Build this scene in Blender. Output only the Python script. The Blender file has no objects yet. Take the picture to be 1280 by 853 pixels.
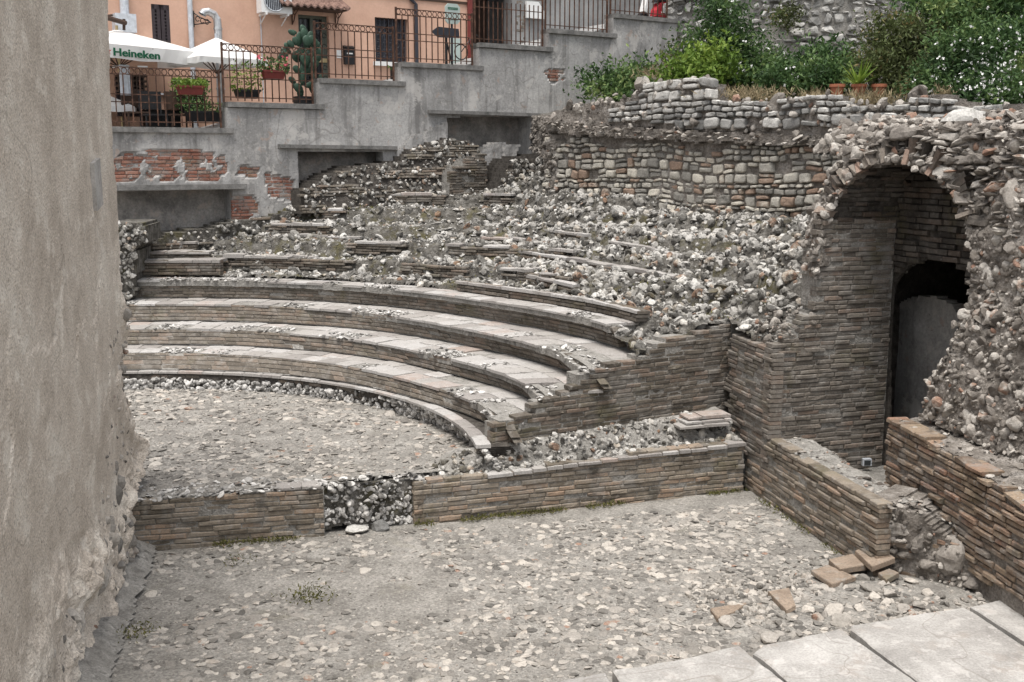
import bpy, math, numpy as np
from mathutils import Vector
rng = np.random.default_rng(7)
R = math.radians
sc = bpy.context.scene
COL = sc.collection
# ------------------------------------------------------------------ survey
F = 1350.0; PITCH = R(9.7); H = 4.2
cP, sP = math.cos(PITCH), math.sin(PITCH)
EYE = np.array([0, 0, H])
def ray(px, py):
    u = (px-640)/F; v = (426.5-py)/F
    return np.array([u, cP+v*sP, -sP+v*cP])
def Zp(px, py, z):
    r = ray(px, py); return EYE + r*((z-H)/r[2])
def Yp(px, py, y):
    r = ray(px, py); return EYE + r*(y/r[1])
def proj(p):
    x, y, z = p[0], p[1], p[2]-H
    f = y*cP - z*sP; u = y*sP + z*cP
    return 640+F*x/f, 426.5-F*u/f

# ------------------------------------------------------------------ noise
def _h(i, j, k, seed):
    n = (i*374761393 + j*668265263 + k*2147483647*7 + seed*974634777) & 0xffffffff
    n = ((n ^ (n >> 13))*1274126177) & 0xffffffff
    n = ((n ^ (n >> 16))*2246822519) & 0xffffffff
    return ((n ^ (n >> 15)) & 0xffff)/32767.5 - 1
def vnoise(P, seed=0):
    P = np.asarray(P, float); I = np.floor(P).astype(np.int64); f = P-I; f = f*f*(3-2*f)
    r = 0
    for a in (0, 1):
        for b in (0, 1):
            for c in (0, 1):
                w = (f[..., 0] if a else 1-f[..., 0])*(f[..., 1] if b else 1-f[..., 1])*(f[..., 2] if c else 1-f[..., 2])
                r = r + w*_h(I[..., 0]+a, I[..., 1]+b, I[..., 2]+c, seed)
    return r
def fbm(P, sc_=1.0, octv=4, seed=0):
    P = np.asarray(P, float)*sc_; r = 0; a = 1; t = 0
    for o in range(octv):
        r = r + a*vnoise(P, seed+o); t += a; a *= .55; P = P*2.03+11.3
    return r/t
def v3(a, b, c=0):
    a, b, c = np.broadcast_arrays(np.asarray(a, float), np.asarray(b, float), np.asarray(c, float))
    return np.stack([a, b, c], -1)

# ------------------------------------------------------------------ mesh builder
class MB:
    def __init__(s): s.V = []; s.F3 = []; s.F4 = []; s.r3 = []; s.r4 = []; s.m3 = []; s.m4 = []; s.n = 0
    def add(s, V, F, rnd=0.5, mi=0):
        V = np.asarray(V, float).reshape(-1, 3); F = np.asarray(F, np.int64)
        if len(F) == 0: return
        s.V.append(V); F = F + s.n; s.n += len(V)
        r = np.broadcast_to(np.asarray(rnd, float), (len(F),)); m = np.full(len(F), mi, np.int32)
        if F.shape[1] == 4: s.F4.append(F); s.r4.append(r); s.m4.append(m)
        else: s.F3.append(F); s.r3.append(r); s.m3.append(m)
    def ngon(s, pts, rnd=.5): s.add(pts, [[0, i, i+1] for i in range(1, len(pts)-1)], rnd)
    def prism(s, pts, off, rnd=.5):
        # polygon (possibly concave, fan safe) extruded by vector off
        pts = np.asarray(pts, float); n = len(pts); q = pts+np.asarray(off, float)
        s.ngon(pts, rnd); s.ngon(q[::-1], rnd)
        s.add(np.vstack([pts, q]), [[i, (i+1) % n, n+(i+1) % n, n+i] for i in range(n)], rnd)
    def fbox(s, fr, s0, s1, n0, n1, z0, z1, rnd=.5, mi=0):
        S = np.array([s0, s1, s1, s0]*2); N = np.array([n0]*2+[n1]*2+[n0]*2+[n1]*2); Zz = np.array([z0]*4+[z1]*4)
        s.add(fr(S, N, Zz), [[0, 1, 2, 3], [4, 5, 6, 7], [0, 1, 5, 4], [1, 2, 6, 5], [2, 3, 7, 6], [3, 0, 4, 7]], rnd, mi)
    def box(s, c, d, rnd=.5, mi=0):
        s.fbox(lambda a, b, e: v3(a, b, e), c[0]-d[0]/2, c[0]+d[0]/2, c[1]-d[1]/2, c[1]+d[1]/2, c[2]-d[2]/2, c[2]+d[2]/2, rnd, mi)
    def tube(s, pts, r, seg=8, rnd=.5, cap=True):
        pts = [np.asarray(p, float) for p in pts]; r = np.broadcast_to(np.asarray(r, float), (len(pts),)); V = []
        for i, p in enumerate(pts):
            d = pts[min(i+1, len(pts)-1)]-pts[max(i-1, 0)]; d = d/(np.linalg.norm(d)+1e-9)
            a = np.cross(d, [0, 0, 1.]) if abs(d[2]) < .9 else np.cross(d, [1., 0, 0]); a /= np.linalg.norm(a); b = np.cross(d, a)
            for k in range(seg):
                t = 2*math.pi*k/seg; V.append(p+r[i]*(a*math.cos(t)+b*math.sin(t)))
        Fq = [[i*seg+k, i*seg+(k+1) % seg, (i+1)*seg+(k+1) % seg, (i+1)*seg+k] for i in range(len(pts)-1) for k in range(seg)]
        s.add(V, Fq, rnd)
        if cap:
            s.ngon(V[:seg], rnd); s.ngon(V[-seg:], rnd)
    def lathe(s, c, prof, seg=20, rnd=.5):
        V = [[c[0]+r*math.cos(2*math.pi*k/seg), c[1]+r*math.sin(2*math.pi*k/seg), c[2]+z] for r, z in prof for k in range(seg)]
        s.add(V, [[i*seg+k, i*seg+(k+1) % seg, (i+1)*seg+(k+1) % seg, (i+1)*seg+k] for i in range(len(prof)-1) for k in range(seg)], rnd)
    def build(s, name, mats, parent=None, smooth=False):
        if not s.V: return None
        V = np.vstack(s.V); base = W.get(parent.name, np.zeros(3)) if parent else np.zeros(3)
        V = V-base
        me = bpy.data.meshes.new(name)
        L = []; C = []; A = []; Mi = []
        for Fl, rl, ml, k in ((s.F3, s.r3, s.m3, 3), (s.F4, s.r4, s.m4, 4)):
            if Fl:
                Fa = np.vstack(Fl); L.append(Fa.ravel()); C.append(np.full(len(Fa), k)); A.append(np.concatenate(rl)); Mi.append(np.concatenate(ml))
        L = np.concatenate(L); C = np.concatenate(C); A = np.concatenate(A); Mi = np.concatenate(Mi)
        me.vertices.add(len(V)); me.vertices.foreach_set('co', V.astype(np.float32).ravel())
        me.loops.add(len(L)); me.loops.foreach_set('vertex_index', L.astype(np.int32))
        me.polygons.add(len(C)); st = np.concatenate([[0], np.cumsum(C)[:-1]])
        me.polygons.foreach_set('loop_start', st.astype(np.int32)); 
        me.polygons.foreach_set('use_smooth', np.full(len(C), smooth))
        me.polygons.foreach_set('material_index', Mi.astype(np.int32))
        me.update(calc_edges=True)
        at = me.attributes.new('rnd', 'FLOAT', 'FACE'); at.data.foreach_set('value', A.astype(np.float32))
        for m in (mats if isinstance(mats, (list, tuple)) else [mats]): me.materials.append(m)
        o = bpy.data.objects.new(name, me); COL.objects.link(o)
        if parent: o.parent = parent
        W[o.name] = base
        return o
W = {}
def thing(name, label, cat, loc, group=None):
    o = bpy.data.objects.new(name, None); COL.objects.link(o); o.empty_display_size = .2
    o.location = [float(a) for a in loc]; W[o.name] = np.array([float(a) for a in loc])
    o['label'] = label; o['category'] = cat
    if group: o['group'] = group
    return o
def tag(o, label, cat, group=None):
    o['label'] = label; o['category'] = cat
    if group: o['group'] = group
    return o
def struct(o, kind='structure'): o['kind'] = kind; return o
def single(mb, name, label, cat, mat, loc=None, group=None, smooth=False):
    # one-mesh thing whose origin is moved to its base
    V = np.vstack(mb.V)
    if loc is None: loc = [V[:, 0].mean(), V[:, 1].mean(), V[:, 2].min()]
    loc = np.array(loc, float)
    for i in range(len(mb.V)): mb.V[i] = mb.V[i]-loc
    o = mb.build(name, mat, None, smooth); o.location = loc.tolist(); W[o.name] = loc
    return tag(o, label, cat, group)

# ------------------------------------------------------------------ frames
class Plane:
    def __init__(s, A, B, lean=0.0, z0=0.0):
        s.A = np.array(A[:2], float); d = np.array(B[:2], float)-s.A; s.len = np.linalg.norm(d); s.d = d/s.len
        s.nv = np.array([s.d[1], -s.d[0]])          # faces the camera side when d points right
        s.lean = lean; s.z0 = z0
    def __call__(s, a, n, z):
        a, n, z = np.broadcast_arrays(np.asarray(a, float), np.asarray(n, float), np.asarray(z, float))
        n2 = n-s.lean*(z-s.z0)
        return v3(s.A[0]+s.d[0]*a+s.nv[0]*n2, s.A[1]+s.d[1]*a+s.nv[1]*n2, z)
    def px(s, px, py, n=0):
        r = ray(px, py); N = np.array([s.nv[0], s.nv[1], s.lean]); P0 = np.array([s.A[0]+s.nv[0]*n, s.A[1]+s.nv[1]*n, s.z0])
        t = N@(P0-EYE)/(N@r); p = EYE+r*t
        return float((p[:2]-s.A)@s.d), float(p[2])
    def poly(s, pts, n=0): return [s.px(x, y, n) for x, y in pts]
def off(pl, n):
    return Plane(pl.A+pl.nv*n, pl.A+pl.nv*n+pl.d, pl.lean, pl.z0)
class Arc:
    # ruled ring between a circle at z0 and a circle at z1; s = angle from +Y clockwise (radians), n towards the centre
    def __init__(s, c0, r0, z0, c1, r1, z1, d0=None, d1=None): s.c0, s.r0, s.z0, s.c1, s.r1, s.z1 = np.array(c0), r0, z0, np.array(c1), r1, z1; s.d0 = d0 or (lambda a: 0*a); s.d1 = d1 or (lambda a: 0*a)
    def __call__(s, a, n, z):
        a, n, z = np.broadcast_arrays(np.asarray(a, float), np.asarray(n, float), np.asarray(z, float))
        w = (z-s.z0)/(s.z1-s.z0); cx = s.c0[0]+(s.c1[0]-s.c0[0])*w; cy = s.c0[1]+(s.c1[1]-s.c0[1])*w; r = s.r0+s.d0(a)+(s.r1+s.d1(a)-s.r0-s.d0(a))*w-n
        return v3(cx+r*np.sin(a), cy+r*np.cos(a), z)
class Tread:
    # s = angle, v = 0 (front edge) .. 1 (back edge), n = up
    def __init__(s, c0, r0, c1, r1, z, d0=None, d1=None): s.c0, s.r0, s.c1, s.r1, s.z = np.array(c0), r0, np.array(c1), r1, z; s.d0 = d0 or (lambda a: 0*a); s.d1 = d1 or (lambda a: 0*a)
    def __call__(s, a, n, v):
        a, n, v = np.broadcast_arrays(np.asarray(a, float), np.asarray(n, float), np.asarray(v, float))
        cx = s.c0[0]+(s.c1[0]-s.c0[0])*v; cy = s.c0[1]+(s.c1[1]-s.c0[1])*v; r = s.r0+s.d0(a)+(s.r1+s.d1(a)-s.r0-s.d0(a))*v
        return v3(cx+r*np.sin(a), cy+r*np.cos(a), s.z+n)
class Wavy:
    def __init__(s, fr, amp=.02, f=.9, sd=0): s.fr, s.amp, s.f, s.sd = fr, amp, f, sd
    def __call__(s, a, n, z):
        a, n, z = np.broadcast_arrays(np.asarray(a, float), np.asarray(n, float), np.asarray(z, float)); return s.fr(a, n+s.amp*.6*vnoise(v3(a*s.f*1.3, z*2, 5+s.sd)), z+s.amp*vnoise(v3(a*s.f, z*.7, s.sd))+s.amp*.35*vnoise(v3(a*s.f*4, z*3, s.sd+9)))
def inpoly(S, Z, poly):
    S = np.asarray(S); Z = np.asarray(Z); r = np.zeros(S.shape, bool); n = len(poly)
    for i in range(n):
        x1, y1 = poly[i]; x2, y2 = poly[(i+1) % n]
        if y1 == y2: continue
        c = ((y1 > Z) != (y2 > Z)) & (S < (x2-x1)*(Z-y1)/(y2-y1)+x1); r ^= c
    return r

# ------------------------------------------------------------------ generators
def gridmesh(mb, P, mask, back=None, rnd=.5):
    # P (a,b,3) front verts, mask (a-1,b-1); back: same shape verts
    a, b = P.shape[:2]; idx = np.arange(a*b).reshape(a, b)
    q = np.stack([idx[:-1, :-1], idx[1:, :-1], idx[1:, 1:], idx[:-1, 1:]], -1)
    V = P.reshape(-1, 3); Fq = [q[mask]]
    if back is not None:
        V = np.vstack([V, back.reshape(-1, 3)]); o = a*b; Fq.append(q[mask][:, ::-1]+o)
        m = np.zeros((a+1, b+1), bool); m[1:-1, 1:-1] = mask
        for (da, db, e0, e1) in ((-1, 0, 0, 3), (1, 0, 1, 2), (0, -1, 0, 1), (0, 1, 3, 2)):
            nb = m[1+da:a+da, 1+db:b+db]; e = mask & ~nb
            Q = q[e]
            if len(Q): Fq.append(np.stack([Q[:, e0], Q[:, e1], Q[:, e1]+o, Q[:, e0]+o], -1))
    Fq = np.vstack(Fq)
    if len(Fq): 
        u, inv = np.unique(Fq, return_inverse=True); mb.add(V[u], inv.reshape(-1, 4), rnd)
def relief(mb, fr, poly, res, amp=.03, freq=3, thick=.3, holes=(), jag=.0, seed=0, nfun=None, rnd=.5, ress=None, n0=0, strat=1.0):
    ps = np.array(poly); ress = ress or res
    S = np.arange(ps[:, 0].min()-ress, ps[:, 0].max()+ress*1.5, ress); Zz = np.arange(ps[:, 1].min()-res, ps[:, 1].max()+res*1.5, res)
    SS, ZZ = np.meshgrid(S, Zz, indexing='ij')
    P0 = fr(SS, 0, ZZ)
    cs = (SS[:-1, :-1]+SS[1:, 1:])/2; cz = (ZZ[:-1, :-1]+ZZ[1:, 1:])/2
    if jag:
        Pc = fr(cs, 0, cz); js = jag*fbm(Pc, 5, 3, seed+40)*ress/res; jz = jag*fbm(Pc, 5, 3, seed+50)
    else: js = jz = 0
    m = inpoly(cs+js, cz+jz, poly)
    for h in holes: m &= ~inpoly(cs+js, cz+jz, h)
    n = n0+amp*fbm(P0*[1, 1, strat], freq, 5, seed)
    if nfun is not None: n = n+nfun(SS, ZZ, P0)
    gridmesh(mb, fr(SS, n, ZZ), m, fr(SS, -thick, ZZ), rnd)
_bu = np.array([0, .06, .5, .94, 1]); _bv = np.array([0, .17, .83, 1])
def bricks(mb, fr, s0, s1, z0, z1, inside=None, ch=.06, L=(.2, .34), gap=.009, depth=.12, jit=.006, ero=.02, miss=.0, seed=0, gs=None, lscale=1.0, top_miss=0, cham=.007, warp=.004):
    # lscale converts metres to the frame's s unit (1 for planes, 1/r for arcs)
    r_ = np.random.default_rng(seed+100); rows = []
    z = z0
    while z < z1-ch*.3:
        h = min(ch*(1+r_.uniform(-.12, .12)), z1-z); s = s0-r_.uniform(0, .3)*lscale
        while s < s1:
            l = r_.uniform(*L)*lscale; a = max(s, s0); b = min(s+l, s1)
            if b-a > .04*lscale: rows.append((a, b, z, h))
            s += l
        z += h
    B = np.array(rows)
    if len(B) == 0: return
    keep = r_.random(len(B)) > miss
    if inside is not None: keep &= inside((B[:, 0]+B[:, 1])/2, B[:, 2]+B[:, 3]/2)
    B = B[keep]; k = len(B)
    if k == 0: return
    g = gap; gsx = gap*lscale*.7
    a = B[:, 0]+gsx/2; b = B[:, 1]-gsx/2; zz = B[:, 2]+g/2; hh = B[:, 3]-g
    U = a[:, None, None]+(b-a)[:, None, None]*_bu[None, :, None]; Vv = zz[:, None, None]+hh[:, None, None]*_bv[None, None, :]
    U, Vv = np.broadcast_arrays(U, Vv)
    tilt = r_.normal(0, .05, k)[:, None, None]*hh.mean()*(_bu[None, :, None]-.5)
    Vv = Vv+tilt*.6
    edge = np.zeros((5, 4)); edge[0, :] = edge[-1, :] = -cham; edge[:, 0] = edge[:, -1] = -cham
    N = r_.normal(0, jit, k)[:, None, None]+edge[None]
    P0 = fr(U, 0, Vv)
    N = N+ero*np.minimum(0, fbm(P0, 2.2, 3, seed)*1.2+.15)+warp*vnoise(P0*28, seed+3)*1.5
    wob = warp*1.2
    U2 = U+lscale*wob*vnoise(P0*22, seed+4); V2 = Vv+wob*vnoise(P0*22, seed+5)
    Fv = fr(U2, N, V2).reshape(k, 20, 3)
    bi = [0, 4, 8, 12, 16, 17, 18, 19, 15, 11, 7, 3, 2, 1]
    Uf = U2.reshape(k, 20)[:, bi]; Vf = V2.reshape(k, 20)[:, bi]
    Sk = fr(Uf, -depth, Vf).reshape(k, 14, 3)
    Vall = np.concatenate([Fv, Sk], 1)
    q = [[i*4+j, (i+1)*4+j, (i+1)*4+j+1, i*4+j+1] for i in range(4) for j in range(3)]
    q += [[bi[i], bi[(i+1) % 14], 20+(i+1) % 14, 20+i] for i in range(14)]
    q = np.array(q); Fa = (q[None]+np.arange(k)[:, None, None]*34).reshape(-1, 4)
    rr = r_.random(k)
    mb.add(Vall.reshape(-1, 3), Fa, np.repeat(rr, len(q)))
# rocks
def _ico(sub):
    import bmesh
    bm = bmesh.new(); bmesh.ops.create_icosphere(bm, subdivisions=sub, radius=1); V = np.array([v.co[:] for v in bm.verts]); Fi = np.array([[v.index for v in f.verts] for f in bm.faces]); bm.free(); return V, Fi
def _rocks(sub, cnt, flat):
    V, Fi = _ico(sub); out = []; r_ = np.random.default_rng(sub*10+3)
    for i in range(cnt):
        k = r_.integers(6, 10); D = r_.normal(size=(k, 3)); D /= np.linalg.norm(D, axis=1)[:, None]; dist = r_.uniform(.42, .95, k)
        dt = V@D.T; rad = np.where(dt > .05, dist/np.maximum(dt, .05), 9).min(1); rad = np.minimum(rad, 1.15)
        P = V*rad[:, None]; P = P*(1+.05*vnoise(P*3+i*7, i)[:, None]+.03*vnoise(P*8+i*3, i)[:, None])
        P *= np.array([r_.uniform(.85, 1.3), r_.uniform(.7, 1.05), flat*r_.uniform(.75, 1.2)])
        out.append(P)
    return out, Fi
ROCK = {'hi': _rocks(3, 14, .72), 'mid': _rocks(2, 26, .72), 'flat': _rocks(2, 20, .3)}
def masonry(mb, fr, poly, courses, L, seed=0, gap=.02, depth=.12, jit=.02, miss=.05, sub=2, proud=.03, keep=None, bow=.35, expo=.42, rough=.1):
    # irregular rounded blocks laid in uneven courses
    r_ = np.random.default_rng(seed+60); z0 = min(p[1] for p in poly); z1 = max(p[1] for p in poly); s0 = min(p[0] for p in poly); s1 = max(p[0] for p in poly); out = []; z = z0
    while z < z1:
        h = r_.choice(courses); s = s0-r_.random()*L[1]
        while s < s1:
            l = r_.uniform(*L)*(.6+.6*h/max(courses))
            if h > max(courses)*.6 and r_.random() < .3: 
                k = r_.uniform(.35, .65); out += [(s, l, z, h*k), (s, l, z+h*k, h*(1-k))]
            else: out.append((s, l, z, h))
            s += l
        z += h
    B = np.array(out); m = inpoly(B[:, 0]+B[:, 1]/2, B[:, 2]+B[:, 3]/2, poly) & (r_.random(len(B)) > miss)
    if keep is not None: m &= keep(B[:, 0]+B[:, 1]/2, B[:, 2]+B[:, 3]/2)
    B = B[m]; k = len(B); T, Fi = _ico(sub)
    if k == 0: return
    E = np.sign(T)*np.abs(T)**expo; E /= np.abs(E).max(0); nv = len(T)
    e = r_.uniform(.75, 1.15, (k, 1, 1)); Q = np.sign(T)[None]*np.abs(T)[None]**(expo*e); sc3 = np.stack([(B[:, 1]-gap)/2, np.full(k, depth), (B[:, 3]-gap)/2], -1)*r_.uniform(.88, 1.04, (k, 3)); Q = Q*sc3[:, None, :]
    sh = r_.normal(0, .1, (k, 2)); Q[..., 2] += Q[..., 0]*sh[:, 0:1]*.6; Q[..., 0] += Q[..., 2]*sh[:, 1:2]
    c = np.stack([B[:, 0]+B[:, 1]/2, proud-depth+r_.normal(0, jit, k), B[:, 2]+B[:, 3]/2+r_.normal(0, .006, k)], -1); Q = Q+c[:, None, :]; W_ = fr(Q[..., 0], Q[..., 1], Q[..., 2])
    W_ = W_+rough*.14*np.stack([vnoise(W_*9, seed), vnoise(W_*9, seed+1), vnoise(W_*9, seed+2)], -1)+rough*.05*np.stack([vnoise(W_*30, seed), vnoise(W_*30, seed+1), vnoise(W_*30, seed+2)], -1)
    Fa = (Fi[None]+np.arange(k)[:, None, None]*nv).reshape(-1, 3); mb.add(W_.reshape(-1, 3), Fa, np.repeat(r_.random(k), len(Fi)))
def rotmats(k, r_, tilt=math.pi):
    a = r_.uniform(0, 2*math.pi, k); b = r_.normal(0, tilt/2.5, k) if tilt < 2 else r_.uniform(0, math.pi, k); c = r_.normal(0, tilt/2.5, k) if tilt < 2 else r_.uniform(0, 2*math.pi, k)
    def Rz(t): z = np.zeros_like(t); o = z+1; return np.stack([np.cos(t), -np.sin(t), z, np.sin(t), np.cos(t), z, z, z, o], -1).reshape(-1, 3, 3)
    def Rx(t): z = np.zeros_like(t); o = z+1; return np.stack([o, z, z, z, np.cos(t), -np.sin(t), z, np.sin(t), np.cos(t)], -1).reshape(-1, 3, 3)
    def Ry(t): z = np.zeros_like(t); o = z+1; return np.stack([np.cos(t), z, np.sin(t), z, o, z, -np.sin(t), z, np.cos(t)], -1).reshape(-1, 3, 3)
    return Ry(c)@Rx(b)@Rz(a)
def rocks(mb, P, size, kind='mid', tilt=3.0, seed=0, basis=None, rnd=None, mi=0):
    r_ = np.random.default_rng(seed+500); T, Fi = ROCK[kind]; k = len(P)
    if k == 0: return
    size = np.broadcast_to(np.asarray(size, float), (k,)); t = r_.integers(0, len(T), k); Rm = rotmats(k, r_, tilt); rr = r_.random(k) if rnd is None else rnd
    if basis is not None: Rm = np.asarray(basis)[None]@Rm
    TA = np.stack(T); nv = TA.shape[1]
    V = np.einsum('kij,kvj->kvi', Rm, TA[t])*size[:, None, None]+np.asarray(P)[:, None, :]
    Fa = (Fi[None]+np.arange(k)[:, None, None]*nv).reshape(-1, 3)
    mb.add(V.reshape(-1, 3), Fa, np.repeat(rr, len(Fi)), mi)
def rocks_on(mb, fr, poly, dens, size, kind='mid', n=0., nj=.02, seed=0, tilt=3.0, holes=(), nfun=None, jag=0, thin=None, embed=.45, pw=2):
    # size = (lo, hi) metres; scattered inside a polygon of the frame
    r_ = np.random.default_rng(seed+900); ps = np.array(poly); lo = ps.min(0); hi = ps.max(0)
    k = int(dens*(hi[0]-lo[0])*(hi[1]-lo[1])); S = r_.uniform(lo[0], hi[0], k); Z = r_.uniform(lo[1], hi[1], k)
    m = inpoly(S, Z, poly)
    for h in holes: m &= ~inpoly(S, Z, h)
    S, Z = S[m], Z[m]
    if thin is not None:
        P = fr(S, 0, Z); m = r_.random(len(S)) < thin(P); S, Z = S[m], Z[m]
    N = n+r_.normal(0, nj, len(S))
    if nfun is not None: N = N+nfun(S, Z, fr(S, 0, Z))
    sz = size[0]+(size[1]-size[0])*r_.random(len(S))**pw
    rocks(mb, fr(S, N-embed*sz, Z), sz, kind, tilt, seed)
def edge_rocks(mb, P, size, per=.08, spread=.03, kind='mid', seed=0, tilt=3.0):
    # rocks along a 3D polyline
    r_ = np.random.default_rng(seed+1300); pts = []
    for a, b in zip(P[:-1], P[1:]):
        a = np.array(a); b = np.array(b); k = max(1, int(np.linalg.norm(b-a)/per)); t = r_.random(k)[:, None]; pts.append(a+(b-a)*t)
    P = np.vstack(pts); P = P+r_.normal(0, spread, P.shape); sz = size[0]+(size[1]-size[0])*r_.random(len(P))**2
    rocks(mb, P, sz, kind, tilt, seed)
def leaves(mb, P, size, seed=0, asp=.45, up=.3, rnd=None):
    r_ = np.random.default_rng(seed+77); k = len(P); d = r_.normal(size=(k, 3)); d[:, 2] += up; d /= np.linalg.norm(d, axis=1)[:, None]
    e = r_.normal(size=(k, 3)); e -= (e*d).sum(1)[:, None]*d; e /= np.linalg.norm(e, axis=1)[:, None]; nn = np.cross(d, e)
    sz = (size*(.6+.8*r_.random(k)))[:, None]
    V = np.stack([P, P+d*sz*.5+e*sz*asp*.5-nn*sz*.08, P+d*sz, P+d*sz*.5-e*sz*asp*.5-nn*sz*.08], 1)
    Fa = np.arange(4)[None]+np.arange(k)[:, None]*4
    mb.add(V.reshape(-1, 3), Fa, r_.random(k) if rnd is None else rnd)

# ------------------------------------------------------------------ materials
def mat(name, stops, attr=True, rough=.9, n1=(6, .5), n2=(40, .35), stains=(), bump=(30, .4, .01), sat=1, bump2=None, streak=None, spec=.25, metal=0, seed=0.0, const=False, trans=0, cracks=()):
    m = bpy.data.materials.new(name); m.use_nodes = True; nt = m.node_tree; N = nt.nodes; Lk = nt.links; N.clear()
    out = N.new('ShaderNodeOutputMaterial'); bs = N.new('ShaderNodeBsdfPrincipled'); Lk.new(bs.outputs[0], out.inputs[0])
    bs.inputs['Roughness'].default_value = rough; bs.inputs['Specular IOR Level'].default_value = spec; bs.inputs['Metallic'].default_value = metal
    geo = N.new('ShaderNodeNewGeometry'); pos = geo.outputs['Position']
    if seed:
        ad = N.new('ShaderNodeVectorMath'); ad.operation = 'ADD'; ad.inputs[1].default_value = (seed, seed*1.7, seed*.6); Lk.new(pos, ad.inputs[0]); pos = ad.outputs[0]
    def noise(scale, det=6, rgh=.6, vec=None, dist=0):
        n = N.new('ShaderNodeTexNoise'); n.inputs['Scale'].default_value = scale; n.inputs['Detail'].default_value = det; n.inputs['Roughness'].default_value = rgh; n.inputs['Distortion'].default_value = dist
        Lk.new(vec or pos, n.inputs['Vector']); return n.outputs['Fac']
    def ramp(inp, st, interp='LINEAR'):
        r = N.new('ShaderNodeValToRGB'); r.color_ramp.interpolation = interp; el = r.color_ramp.elements
        while len(el) > 1: el.remove(el[-1])
        el[0].position = st[0][0]; el[0].color = (*st[0][1], 1)
        for p, c in st[1:]: e = el.new(p); e.color = (*c, 1)
        Lk.new(inp, r.inputs[0]); return r.outputs[0]
    def mix(f, a, b, mode='MIX'):
        x = N.new('ShaderNodeMix'); x.data_type = 'RGBA'; x.blend_type = mode
        if isinstance(f, (int, float)): x.inputs[0].default_value = f
        else: Lk.new(f, x.inputs[0])
        Lk.new(a, x.inputs[6])
        if isinstance(b, tuple): x.inputs[7].default_value = (*b, 1)
        else: Lk.new(b, x.inputs[7])
        return x.outputs[2]
    if attr:
        a = N.new('ShaderNodeAttribute'); a.attribute_name = 'rnd'; fac = a.outputs['Fac']
        if n1:
            mm = N.new('ShaderNodeMath'); mm.operation = 'MULTIPLY_ADD'; Lk.new(noise(n1[0]), mm.inputs[0]); mm.inputs[1].default_value = n1[1]; 
            m2 = N.new('ShaderNodeMath'); m2.operation = 'SUBTRACT'; Lk.new(fac, m2.inputs[0]); m2.inputs[1].default_value = n1[1]*.5; Lk.new(m2.outputs[0], mm.inputs[2]); fac = mm.outputs[0]
    else: fac = noise(n1[0], 8, .62)
    if attr: col = ramp(fac, stops, 'CONSTANT' if const else 'LINEAR')
    else:
        col = ramp(fac, [(.3+.4*p, c) for p, c in stops])
    if n2:
        g = ramp(noise(n2[0], 8, .7), [(.3, (1-n2[1],)*3), (.7, (1+n2[1]*.6,)*3)]); col = mix(1.0, col, g, 'MULTIPLY')
    for st in stains:   # (scale, lo, hi, colour, amount[, zstretch])
        vec = None
        if len(st) > 5:
            mp = N.new('ShaderNodeVectorMath'); mp.operation = 'MULTIPLY'; mp.inputs[1].default_value = st[5]; Lk.new(pos, mp.inputs[0]); vec = mp.outputs[0]
        f = ramp(noise(st[0], 8, .65, vec, .3), [(st[1], (0, 0, 0)), (st[2], (st[4],)*3)]); col = mix(f, col, st[3])
    for (csc, cw, cc, cam_) in cracks:
        f = ramp(noise(csc, 3, .5, None, .6), [(.5-cw*2, (0, 0, 0)), (.5-cw*.3, (cam_,)*3), (.5+cw*.3, (cam_,)*3), (.5+cw*2, (0, 0, 0))]); col = mix(f, col, cc)
    Lk.new(col, bs.inputs['Base Color'])
    if bump:
        b = N.new('ShaderNodeBump'); b.inputs['Strength'].default_value = bump[1]; b.inputs['Distance'].default_value = bump[2]; Lk.new(noise(bump[0], 10, .7), b.inputs['Height'])
        if bump2:
            b2 = N.new('ShaderNodeBump'); b2.inputs['Strength'].default_value = bump2[1]; b2.inputs['Distance'].default_value = bump2[2]
            vo = N.new('ShaderNodeTexVoronoi'); vo.inputs['Scale'].default_value = bump2[0]; Lk.new(pos, vo.inputs['Vector']); Lk.new(vo.outputs['Distance'], b2.inputs['Height']); Lk.new(b.outputs[0], b2.inputs['Normal']); b = b2
        Lk.new(b.outputs[0], bs.inputs['Normal'])
    if trans:
        tr = N.new('ShaderNodeBsdfTranslucent'); Lk.new(col, tr.inputs[0]); ms = N.new('ShaderNodeMixShader'); ms.inputs[0].default_value = trans
        Lk.new(bs.outputs[0], ms.inputs[1]); Lk.new(tr.outputs[0], ms.inputs[2]); Lk.new(ms.outputs[0], out.inputs[0])
    return m
def flat(name, c, rough=.6, metal=0, spec=.4, v=.2, sc_=12): 
    return mat(name, [(0, tuple(x*(1-v) for x in c)), (1, tuple(min(1, x*(1+v)) for x in c))], attr=False, n1=(sc_, 1), n2=None, rough=rough, metal=metal, spec=spec, bump=(60, .15, .004))
DARK = (.035, .032, .028)
M = {}
M['rubble'] = mat('limestone_rubble', [(0, (0.081, 0.077, 0.070)), (.22, (0.180, 0.172, 0.157)), (.45, (0.360, 0.345, 0.320)), (.85, (0.576, 0.559, 0.526)), (.95, (0.414, 0.369, 0.309)), (.985, (0.270, 0.178, 0.131)), (1, (0.234, 0.151, 0.104))], n1=(9, .25), n2=(45, .4), stains=[(11, .5, .6, DARK, .9), (2.2, .57, .7, (0.108, 0.085, 0.035), .6)], bump=(55, .6, .012))
M['earth'] = mat('lichened_mortar_core', [(0, (.045, .041, .035)), (.45, (.115, .107, .094)), (1, (.25, .238, .218))], attr=False, n1=(7, 1), n2=(50, .5), stains=[(1.6, .53, .64, (.085, .075, .03), .8), (5, .52, .66, DARK, .8)], bump=(35, .8, .03), bump2=(28, .5, .02))
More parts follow.
